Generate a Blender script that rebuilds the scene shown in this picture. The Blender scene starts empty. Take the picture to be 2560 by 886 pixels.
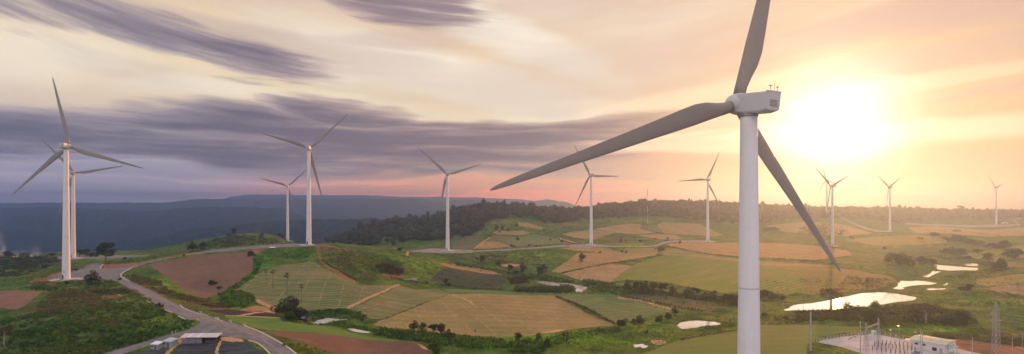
import bpy, bmesh, math, random
import numpy as np
from mathutils import Matrix, Vector

# ------------------------------------------------------------------ basics
random.seed(7)
RNG = np.random.default_rng(11)
F = 1400.0; CX = 1280.0; HY = 512.0            # focal length / centre / horizon in photo pixels
scene = bpy.context.scene
C = scene.collection
R = math.radians

def link(o, parent=None):
    C.objects.link(o)
    if parent is not None: o.parent = parent
    return o
def tag(o, label=None, cat=None, group=None, kind=None):
    if label: o['label'] = label
    if cat: o['category'] = cat
    if group: o['group'] = group
    if kind: o['kind'] = kind
    return o
def empty(name, loc=(0,0,0), rz=0.0):
    o = bpy.data.objects.new(name, None); o.location = loc; o.rotation_euler = (0,0,rz)
    o.empty_display_size = 0.5
    return link(o)
def np_mesh(name, verts, faces, mat=None, smooth=False, col=None):
    """faces: (n,k) int array"""
    me = bpy.data.meshes.new(name)
    v = np.asarray(verts, dtype=np.float32); f = np.asarray(faces, dtype=np.int32)
    me.vertices.add(len(v)); me.vertices.foreach_set('co', v.ravel())
    k = f.shape[1]
    me.loops.add(f.size); me.loops.foreach_set('vertex_index', f.ravel())
    me.polygons.add(len(f))
    me.polygons.foreach_set('loop_start', np.arange(0, f.size, k, dtype=np.int32))
    me.polygons.foreach_set('loop_total', np.full(len(f), k, dtype=np.int32))
    if smooth: me.polygons.foreach_set('use_smooth', np.ones(len(f), dtype=bool))
    if col is not None:
        a = me.color_attributes.new('Col', 'FLOAT_COLOR', 'POINT')
        c = np.ones((len(v), 4), dtype=np.float32); c[:, :3] = col
        a.data.foreach_set('color', c.ravel())
    me.update(calc_edges=True)
    if mat is not None: me.materials.append(mat)
    return me
def mobj(name, me, parent=None):
    return link(bpy.data.objects.new(name, me), parent)

class MB:
    """collects simple solids into one mesh"""
    def __init__(s): s.v = []; s.f = []
    def add(s, vs, fs):
        b = len(s.v); s.v += [tuple(v) for v in vs]; s.f += [tuple(b+i for i in f) for f in fs]; return s
    def box(s, c, d, rz=0.0, bev=0.0):
        x, y, z = d[0]/2, d[1]/2, d[2]/2
        cs, sn = math.cos(rz), math.sin(rz)
        vs = []
        for sx, sy, sz in ((-1,-1,-1),(1,-1,-1),(1,1,-1),(-1,1,-1),(-1,-1,1),(1,-1,1),(1,1,1),(-1,1,1)):
            px, py = sx*x, sy*y
            vs.append((c[0]+px*cs-py*sn, c[1]+px*sn+py*cs, c[2]+sz*z))
        return s.add(vs, ((0,3,2,1),(4,5,6,7),(0,1,5,4),(1,2,6,5),(2,3,7,6),(3,0,4,7)))
    def tube(s, p, q, r0, r1=None, n=8, cap=True):
        r1 = r0 if r1 is None else r1
        p = Vector(p); q = Vector(q); d = (q-p)
        if d.length < 1e-6: return s
        d.normalize()
        a = d.orthogonal().normalized(); b = d.cross(a)
        vs = []
        for c, r in ((p, r0), (q, r1)):
            for i in range(n):
                t = 2*math.pi*i/n
                vs.append(c + a*math.cos(t)*r + b*math.sin(t)*r)
        fs = [(i, (i+1) % n, n+(i+1) % n, n+i) for i in range(n)]
        if cap: fs += [tuple(range(n-1, -1, -1)), tuple(range(n, 2*n))]
        return s.add(vs, fs)
    def lathe(s, prof, n=24, c=(0,0,0), cap=True):
        vs = []; fs = []
        for r, z in prof:
            for i in range(n):
                t = 2*math.pi*i/n
                vs.append((c[0]+r*math.cos(t), c[1]+r*math.sin(t), c[2]+z))
        for k in range(len(prof)-1):
            for i in range(n):
                fs.append((k*n+i, k*n+(i+1) % n, (k+1)*n+(i+1) % n, (k+1)*n+i))
        if cap:
            fs.append(tuple(range(n-1, -1, -1))); fs.append(tuple((len(prof)-1)*n+i for i in range(n)))
        return s.add(vs, fs)
    def prism(s, pts, z0, z1):
        n = len(pts)
        vs = [(x, y, z0) for x, y in pts]+[(x, y, z1) for x, y in pts]
        fs = [(i, (i+1) % n, n+(i+1) % n, n+i) for i in range(n)]
        fs += [tuple(range(n-1, -1, -1)), tuple(range(n, 2*n))]
        return s.add(vs, fs)
    def mesh(s, name, mat, smooth=False):
        me = bpy.data.meshes.new(name); me.from_pydata(s.v, [], s.f)
        if smooth:
            for p in me.polygons: p.use_smooth = True
        if mat is not None: me.materials.append(mat)
        me.update(); return me
    def build(s, name, mat, parent=None, smooth=False):
        return mobj(name, s.mesh(name, mat, smooth), parent)

# ------------------------------------------------------------------ noise
def _hash(ix, iy, seed):
    h = (ix.astype(np.int64)*374761393 + iy.astype(np.int64)*668265263 + seed*144665) & 0xFFFFFFFF
    h = ((h ^ (h >> 13))*1274126177) & 0xFFFFFFFF
    return ((h ^ (h >> 16)) & 0xFFFF)/65535.0
def vnoise(x, y, seed=0):
    ix = np.floor(x); iy = np.floor(y); fx = x-ix; fy = y-iy
    fx = fx*fx*(3-2*fx); fy = fy*fy*(3-2*fy)
    a = _hash(ix, iy, seed); b = _hash(ix+1, iy, seed); c = _hash(ix, iy+1, seed); d = _hash(ix+1, iy+1, seed)
    return (a*(1-fx)+b*fx)*(1-fy)+(c*(1-fx)+d*fx)*fy
def fbm(x, y, o=4, seed=0):
    s = 0; a = .5; t = 0
    for k in range(o):
        s = s+a*vnoise(x*2**k+13.7*k, y*2**k-7.1*k, seed+k); t += a; a *= .5
    return s/t

# ------------------------------------------------------------------ terrain heights from control points
# (photo column, photo row, distance)  or  (photo column, 'z', height, distance)
CP = []
def cp(px, py, Y): CP.append((px, math.log(Y), -(py-HY)/F*Y))
def cz(px, z, Y): CP.append((px, math.log(Y), z))
for px in (-700, 0, 600, 1200, 1800, 2400, 3200):
    cz(px, -62 if px > 700 else -58, 60)
    cz(px, -64 if px > 700 else -57, 110)
cz(1875, -65, 84)
for px in (1000, 1400, 1800, 2200, 2600, 3200): cz(px, -65, 170)
for px, z in ((-700, -58), (0, -56), (300, -55), (600, -53), (780, -55)): cz(px, z, 150)
# left knoll, road and turbine pads
cz(100, -50, 190); cz(-100, -52, 190); cz(-600, -55, 200)
cz(200, -45.5, 222); cz(60, -46, 235); cz(330, -47.5, 225); cz(0, -47, 270); cz(-400, -52, 280)
cz(130, -44.8, 290); cz(230, -44.5, 290); cz(30, -46, 310)
cz(120, -44, 325); cz(166, -44, 332); cz(250, -44, 335); cz(230, -44, 380); cz(300, -44, 325)
cz(-100, -48, 350); cz(-500, -54, 370); cz(60, -47, 400); cz(-200, -52, 470)
cp(60, 640, 520); cp(183, 646, 526); cp(300, 640, 535); cp(330, 655, 440); cp(420, 633, 560)
cp(-300, 655, 560); cp(-300, 640, 640); cp(0, 634, 640); cp(300, 629, 640)
for px in (-700, -300, 0, 300): cz(px, -115, 850); cz(px, -190, 1250)
cp(400, 650, 416); cp(470, 636, 430); cp(540, 628, 446); cp(620, 620, 455); cp(690, 617, 460); cp(771, 612, 464)
cp(345, 720, 295); cp(400, 745, 276); cp(450, 770, 258); cp(500, 790, 242); cp(580, 815, 226); cp(680, 850, 207); cp(740, 886, 189)
cp(270, 886, 195); cp(400, 850, 209); cp(350, 780, 245)
cz(560, -52, 195); cz(480, -51.3, 205)
cp(500, 715, 330); cp(540, 738, 308); cp(430, 690, 345); cp(600, 690, 350); cp(560, 660, 400); cp(470, 665, 385)
cp(640, 640, 430); cp(600, 765, 288); cp(520, 765, 280); cp(560, 780, 262); cp(640, 700, 345); cp(700, 640, 425)
cp(700, 720, 337); cp(850, 700, 357); cp(780, 660, 400); cp(795, 618, 440); cp(870, 640, 420)
cp(760, 770, 305); cp(680, 775, 295); cp(700, 800, 262); cp(660, 815, 245)
cp(900, 621, 454); cp(1000, 640, 459); cp(950, 670, 425); cp(1020, 690, 428); cp(1000, 712, 400); cp(900, 710, 370); cp(1060, 640, 500)
cz(900, -66, 640); cz(800, -62, 650); cz(850, -100, 760)
# hill with the bushes behind the road and the second and third turbines
cp(560, 600, 640); cp(620, 588, 700); cp(719, 603, 817); cp(690, 590, 760); cp(660, 612, 560); cp(480, 625, 560); cp(450, 631, 600)
cp(790, 612, 500); cp(850, 616, 520)
cz(500, -90, 850); cz(640, -90, 950); cz(740, -90, 1000)
for px in (500, 700): cz(px, -190, 1350)
# middle
cp(940, 790, 300); cp(1000, 870, 239); cp(850, 840, 252); cp(900, 870, 236); cp(1080, 860, 245); cp(1200, 886, 240)
cp(760, 820, 250); cp(800, 850, 232)
cp(1200, 835, 277); cp(1350, 820, 292); cp(1200, 780, 320); cp(1250, 736, 377); cp(1100, 740, 370); cp(1000, 722, 384)
cp(1050, 790, 312); cp(1400, 742, 380); cp(1400, 780, 335); cp(1530, 812, 300); cp(1550, 745, 384); cp(1660, 775, 335)
cp(1700, 795, 315); cp(1500, 850, 263); cp(1700, 770, 345); cp(1800, 780, 330)
cp(1250, 725, 415); cp(1100, 700, 447); cp(1300, 700, 477); cp(1200, 680, 508); cp(1450, 705, 465); cp(1400, 715, 440)
cp(1100, 660, 520); cp(1300, 660, 560); cp(1300, 640, 600); cp(1060, 627, 600); cp(1119, 626, 605); cp(1180, 628, 610)
cp(1020, 629, 600); cz(960, -60, 660)
cp(1430, 650, 560); cp(1478, 612, 668); cp(1420, 614, 660); cp(1300, 620, 642); cp(1600, 680, 517); cp(1540, 640, 600)
cp(1600, 640, 600); cp(1600, 617, 660); cp(1700, 660, 560); cp(1700, 700, 480); cp(1650, 610, 700); cp(1769, 604, 737)
cp(1850, 725, 440); cp(1900, 700, 475); cp(1900, 650, 590); cp(1850, 610, 720); cp(2000, 640, 640); cp(2080, 614, 757)
cp(2050, 690, 490); cp(1950, 740, 415)
# bottom right
cp(1700, 850, 268); cp(1900, 870, 250); cp(1900, 815, 298); cp(2100, 815, 300); cp(2150, 850, 268); cp(2200, 838, 279)
cp(2300, 860, 262); cp(2450, 880, 249); cp(2500, 840, 285); cp(2600, 850, 280); cp(2400, 805, 312); cp(2550, 780, 335); cp(2300, 800, 312)
cp(2500, 730, 410); cp(2550, 690, 480); cp(2450, 700, 480); cp(2700, 720, 440); cp(2700, 620, 760); cp(3100, 600, 900); cp(3100, 720, 440)
cz(3200, -60, 260)
PZ = -66.0
for px, py in ((1958,776),(2050,757),(2100,775),(2200,731),(2290,746),(2200,762),(2240,720),(2260,703),(2340,709),(2250,724),(2340,724),(2310,692),(2340,678),(2340,663),(2440,677),(2440,660)):
    cz(px, PZ, -PZ*F/(py-HY))
for px, py, z in ((825,803,-61),(895,828,-61.6),(1745,812,-64.9),(1602,866,-64.9)): cz(px, z, -z*F/(py-HY))
cp(2250, 680, 540); cp(2200, 650, 640); cp(2150, 625, 740); cp(2300, 625, 760); cp(2420, 640, 690); cp(2550, 640, 680); cp(2550, 615, 790)
# far slopes and forest ridge
cp(1240, 600, 760); cp(1100, 618, 690); cp(1300, 590, 800); cp(1270, 560, 880); cp(1230, 553, 905); cp(1370, 565, 900); cp(1000, 617, 730)
cp(1450, 575, 870); cp(1500, 590, 800); cp(1600, 575, 900); cp(1600, 548, 1020); cp(1700, 550, 1030); cp(1700, 580, 880); cp(1800, 565, 980)
cp(1850, 590, 860); cp(1950, 580, 930); cp(2000, 560, 1050); cp(2067, 535, 1333); cp(2130, 560, 1180); cp(2160, 575, 1050); cp(2223, 579, 1054); cp(2200, 600, 900)
cp(2350, 590, 950); cp(2340, 565, 1300); cp(2490, 563, 1397); cp(2500, 590, 960); cp(2600, 562, 1400); cp(2450, 555, 1500); cp(2250, 552, 1380)
cp(3100, 560, 1500)
for px, py, Y in ((850,603,900),(900,585,960),(960,560,1000),(1050,555,1020),(1120,548,1040),(1190,521,1100),(1250,521,1120),(1310,528,1160),(1370,538,1200),(1430,538,1220),(1500,522,1250),(1600,514,1300),(1700,512,1320),(1850,518,1400),(1950,524,1450),(2060,527,1560),(2250,528,1650),(2400,533,1700),(2560,534,1720),(3100,535,1800)):
    cp(px, py, Y)
    cz(px, min(-(py-HY)/F*Y-35, -50), Y*1.3); cz(px, -120 if px > 1500 else -190, Y*1.8)
cp(1050, 600, 830); cp(1150, 590, 860); cp(950, 605, 800)
for px in (-700, 0, 700, 1400, 2100, 3200):
    cz(px, -240 if px < 1500 else -150, 3500); cz(px, -250 if px < 1500 else -160, 6400); cz(px, -250, 24000)
CPA = np.array(CP)
def _phi(r): return np.where(r > 1e-9, r*r*np.log(np.maximum(r, 1e-9)), 0.0)
_P = np.stack([CPA[:, 0]/F*1.0, CPA[:, 1]], 1)
_n = len(_P)
_K = _phi(np.hypot(_P[:, None, 0]-_P[None, :, 0], _P[:, None, 1]-_P[None, :, 1])) + np.eye(_n)*2e-4
_A = np.zeros((_n+3, _n+3)); _A[:_n, :_n] = _K
_A[:_n, _n] = 1; _A[:_n, _n+1:] = _P; _A[_n:, :_n] = _A[:_n, _n:].T
_W = np.linalg.solve(_A, np.concatenate([CPA[:, 2], np.zeros(3)]))
def zbase(px, Y):
    px = np.asarray(px, float); Y = np.asarray(Y, float)
    sh = np.broadcast(px, Y).shape
    a = np.broadcast_to(px, sh).ravel()/F; b = np.log(np.broadcast_to(Y, sh).ravel())
    out = np.zeros(a.size)
    for s in range(0, a.size, 20000):
        e = slice(s, s+20000)
        K = _phi(np.hypot(a[e, None]-_P[None, :, 0], b[e, None]-_P[None, :, 1]))
        out[e] = K@_W[:_n] + _W[_n] + a[e]*_W[_n+1] + b[e]*_W[_n+2]
    return out.reshape(sh)

# ------------------------------------------------------------------ polygons traced as outlines of the fields (photo pixels)
def inpoly(px, py, poly):
    inside = np.zeros(px.shape, bool)
    n = len(poly)
    xs = [p[0] for p in poly]; ys = [p[1] for p in poly]
    sel = (px >= min(xs)) & (px <= max(xs)) & (py >= min(ys)) & (py <= max(ys))
    X = px[sel]; Y = py[sel]; ins = np.zeros(X.shape, bool)
    for i in range(n):
        x0, y0 = poly[i]; x1, y1 = poly[(i+1) % n]
        if y0 == y1: continue
        c = ((y0 > Y) != (y1 > Y)) & (X < (x1-x0)*(Y-y0)/(y1-y0)+x0)
        ins ^= c
    inside[sel] = ins
    return inside
def tl(x0, y0, s, pts): return [(x0+x/s, y0+y/s) for x, y in pts]
def band(pts, w):
    """polyline with (half) widths in photo pixels -> polygon; w scalar or list"""
    n = len(pts); w = [w]*n if not hasattr(w, '__len__') else w
    L = []; Rr = []
    for i, (x, y) in enumerate(pts):
        a = pts[max(i-1, 0)]; b = pts[min(i+1, n-1)]
        dx, dy = b[0]-a[0], b[1]-a[1]; l = math.hypot(dx, dy) or 1
        nx, ny = -dy/l, dx/l
        L.append((x+nx*w[i], y+ny*w[i])); Rr.append((x-nx*w[i], y-ny*w[i]))
    return L+Rr[::-1]
SUN_E = 5.0; SUN_C = (1.0, .32, .065); BACKC = (256, 242, 248); ZENC = (258, 242, 244)
HOR = ((275,246,262), (450,228,128), (275,178,100))
GL1 = 1.35; GL2 = .28; GL3 = .10; NIS = .05; SKYK = 1.13; HAZE = 3.3e-4; HAZE_C = (.25, .46, 1.0); HAZE_G = .72; EXPO = 0.07
# ------------------------------------------------------------------ materials
def srgb(r, g, b):
    def f(c):
        c /= 255.0
        return c/12.92 if c <= .04045 else ((c+.055)/1.055)**2.4
    return (f(r), f(g), f(b))
class NT:
    """tiny helper around a node tree"""
    def __init__(s, nt): s.nt = nt
    def n(s, t, **kw):
        x = s.nt.nodes.new(t)
        for k, v in kw.items(): setattr(x, k, v)
        return x
    def setin(s, sock, v):
        if hasattr(v, 'is_output') or isinstance(v, bpy.types.NodeSocket): s.nt.links.new(v, sock)
        elif v is not None:
            if hasattr(sock.default_value, '__len__'):
                v = tuple(v); v = v+(1.0,) if len(sock.default_value) == 4 and len(v) == 3 else v
            sock.default_value = v
    def m(s, op, a, b=None, c=None, clamp=False):
        x = s.n('ShaderNodeMath', operation=op, use_clamp=clamp)
        for i, v in enumerate((a, b, c)):
            if v is not None: s.setin(x.inputs[i], v)
        return x.outputs[0]
    def v(s, op, a, b=None, out=0):
        x = s.n('ShaderNodeVectorMath', operation=op)
        s.setin(x.inputs[0], a)
        if b is not None: s.setin(x.inputs[3] if op == 'SCALE' else x.inputs[1], b)
        return x.outputs[out]
    def mix(s, f, a, b, blend='MIX'):
        x = s.n('ShaderNodeMix', data_type='RGBA', blend_type=blend, clamp_factor=True)
        s.setin(x.inputs[0], f); s.setin(x.inputs[6], a); s.setin(x.inputs[7], b)
        return x.outputs[2]
    def noise(s, vec, scale, detail=3, rough=.55, out=0, dist=0.0):
        x = s.n('ShaderNodeTexNoise'); s.setin(x.inputs['Vector'], vec)
        x.inputs['Scale'].default_value = scale; x.inputs['Detail'].default_value = detail
        x.inputs['Roughness'].default_value = rough; x.inputs['Distortion'].default_value = dist
        return x.outputs[out]
    def ramp(s, f, lo, hi, a=0.0, b=1.0, smooth=True):
        x = s.n('ShaderNodeMapRange', interpolation_type='SMOOTHSTEP' if smooth else 'LINEAR')
        s.setin(x.inputs[0], f)
        for i, q in enumerate((lo, hi, a, b)): s.setin(x.inputs[i+1], q)
        return x.outputs[0]
    def xyz(s, a):
        x = s.n('ShaderNodeSeparateXYZ'); s.setin(x.inputs[0], a); return x.outputs
    def comb(s, a, b, c):
        x = s.n('ShaderNodeCombineXYZ')
        for i, q in enumerate((a, b, c)): s.setin(x.inputs[i], q)
        return x.outputs[0]
    def bump(s, h, strength=.5, dist=1.0):
        x = s.n('ShaderNodeBump'); x.inputs['Strength'].default_value = strength
        x.inputs['Distance'].default_value = dist; s.setin(x.inputs['Height'], h); return x.outputs[0]
def new_mat(name):
    m = bpy.data.materials.new(name); m.use_nodes = True; m.node_tree.nodes.clear()
    return m, NT(m.node_tree)
def finish(t, col, rough=.8, normal=None, metal=0.0, spec=None, extra=None):
    p = t.n('ShaderNodeBsdfPrincipled'); o = t.n('ShaderNodeOutputMaterial')
    t.setin(p.inputs['Base Color'], col); t.setin(p.inputs['Roughness'], rough); t.setin(p.inputs['Metallic'], metal)
    if spec is not None: t.setin(p.inputs['Specular IOR Level'], spec)
    if normal is not None: t.setin(p.inputs['Normal'], normal)
    for k, v in (extra or {}).items(): t.setin(p.inputs[k], v)
    t.nt.links.new(p.outputs[0], o.inputs[0]); return p
def simple(name, col, rough=.6, metal=0.0, var=.12, scale=3.0, spec=None):
    m, t = new_mat(name)
    co = t.n('ShaderNodeTexCoord').outputs['Object']
    n = t.noise(co, scale, 4)
    c = t.mix(n, tuple(x*(1-var*2) for x in col), tuple(min(1, x*(1+var)) for x in col))
    finish(t, c, rough, metal=metal, spec=spec); return m
def pos(t): return t.n('ShaderNodeNewGeometry').outputs['Position']

def field_mat(name, soil, crop, cover, ang, sp=2.2, track=0.0, tang=60, tsp=16.0, patch=.5, rowamp=.35, nscale=.03, soil2=None):
    """tilled rows: soil with crop lines across it, in metres"""
    m, t = new_mat(name)
    p = pos(t)
    wob = t.noise(p, .02, 2)
    def along(a):
        d = (math.cos(R(a)), math.sin(R(a)), 0)
        return t.m('ADD', t.v('DOT_PRODUCT', p, d, out=1), t.m('MULTIPLY', wob, 3.0))
    u = along(ang+90)
    row = t.m('SINE', t.m('MULTIPLY', u, 2*math.pi/sp))
    row2 = t.m('SINE', t.m('MULTIPLY', u, 2*math.pi/(sp*3.7)))
    n1 = t.noise(p, nscale, 4, .6); n2 = t.noise(p, .25, 4, .7); n3 = t.noise(p, 1.6, 3, .7)
    f = t.m('ADD', t.m('MULTIPLY', row, rowamp), cover)
    f = t.m('ADD', f, t.m('MULTIPLY', row2, rowamp*.35))
    f = t.m('ADD', f, t.m('MULTIPLY', t.m('SUBTRACT', n1, .5), patch*2.4))
    f = t.m('ADD', f, t.m('MULTIPLY', t.m('SUBTRACT', n2, .5), patch*1.6), clamp=True)
    so = t.mix(t.ramp(t.noise(p, nscale*1.7, 3), .35, .65), soil, soil2 or tuple(c*.82 for c in soil))
    so = t.mix(n3, tuple(c*.8 for c in (.8, .8, .8)), (1.2, 1.2, 1.2)) if False else t.mix(.7, t.mix(.5, so, t.mix(t.ramp(n2, .3, .7), (.6, .6, .6), (1.35, 1.35, 1.35)), 'MULTIPLY'), t.mix(t.ramp(n3, .25, .75), (.45, .45, .45), (1.5, 1.5, 1.5)), 'MULTIPLY')
    cr = t.mix(n3, tuple(c*.6 for c in crop), tuple(c*1.35 for c in crop))
    col = t.mix(f, so, cr)
    if track:
        w = t.m('FRACT', t.m('DIVIDE', t.m('ADD', along(tang+90), t.m('MULTIPLY', n1, 2.0)), tsp))
        tri = t.m('ABSOLUTE', t.m('SUBTRACT', w, .5))
        k = t.m('MULTIPLY', t.ramp(tri, .035, .01), t.m('MULTIPLY', t.ramp(n2, .40, .62), .75))
        col = t.mix(t.m('MULTIPLY', k, track), col, tuple(min(1, c*1.35) for c in soil))
    h = t.m('ADD', t.m('MULTIPLY', row, .15), t.m('MULTIPLY', n3, .5))
    finish(t, col, .95, t.bump(h, .5, .6), spec=.1)
    return m

def ground_mat():
    m, t = new_mat('meadow')
    a = t.n('ShaderNodeAttribute'); a.attribute_name = 'Col'
    p = pos(t)
    n1 = t.noise(p, .12, 5, .7); n2 = t.noise(p, .9, 4, .75); n0 = t.noise(p, .018, 4, .6)
    c = t.mix(.8, a.outputs['Color'], t.mix(t.ramp(n1, .25, .75), (.30, .34, .36), (1.7, 1.6, 1.35)), 'MULTIPLY')
    c = t.mix(.85, c, t.mix(t.ramp(n2, .3, .7), (.3, .32, .3), (1.5, 1.5, 1.5)), 'MULTIPLY')
    c = t.mix(.5, c, t.mix(t.ramp(n0, .3, .7), (.6, .66, .55), (1.3, 1.2, 1.1)), 'MULTIPLY')
    h = t.m('ADD', t.m('MULTIPLY', n1, 2.2), t.m('MULTIPLY', n2, .7))
    finish(t, c, .95, t.bump(h, .9, 1.2), spec=.1)
    return m
def road_mat():
    m, t = new_mat('road_surface')
    p = pos(t)
    n1 = t.noise(p, .25, 4, .6); n2 = t.noise(p, 2.5, 3, .7)
    n4 = t.noise(p, .06, 5, .7); c = t.mix(t.ramp(n1, .3, .7), (.13, .12, .122), (.21, .195, .19)); c = t.mix(t.m('MULTIPLY', t.ramp(n4, .5, .7), .5), c, (.27, .235, .20)); c = t.mix(t.m('MULTIPLY', t.ramp(n4, .45, .3), .4), c, (.10, .095, .098))
    c = t.mix(.35, c, t.mix(n2, (.5, .5, .5), (1.4, 1.4, 1.4)), 'MULTIPLY')
    finish(t, c, .85, t.bump(n2, .2, .2), spec=.3); return m
def dirt_mat(name, a, b):
    m, t = new_mat(name)
    p = pos(t); n1 = t.noise(p, .15, 5, .7); n2 = t.noise(p, 1.4, 3, .7)
    c = t.mix(t.ramp(n1, .3, .7), a, b)
    c = t.mix(.5, c, t.mix(n2, (.5, .5, .5), (1.4, 1.4, 1.4)), 'MULTIPLY')
    finish(t, c, .95, t.bump(n2, .5, .5), spec=.1); return m
def water_mat():
    m, t = new_mat('pond_water')
    p = pos(t); n = t.noise(t.v('MULTIPLY', p, (1, .6, 1)), .8, 3)
    finish(t, (.80, .80, .78), .05, t.bump(n, .03, .12), metal=.7)
    return m

# soil and crop colours
SO_B = srgb(124, 99, 80); SO_D = srgb(114, 88, 72); SO_O = srgb(172, 132, 90); SO_T = srgb(162, 132, 92); SO_R = srgb(160, 98, 60)
G_DK = srgb(48, 76, 34); G_MD = srgb(72, 104, 38); G_BR = srgb(104, 142, 34); G_GR = srgb(72, 108, 60); G_OL = srgb(118, 122, 40)

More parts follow.
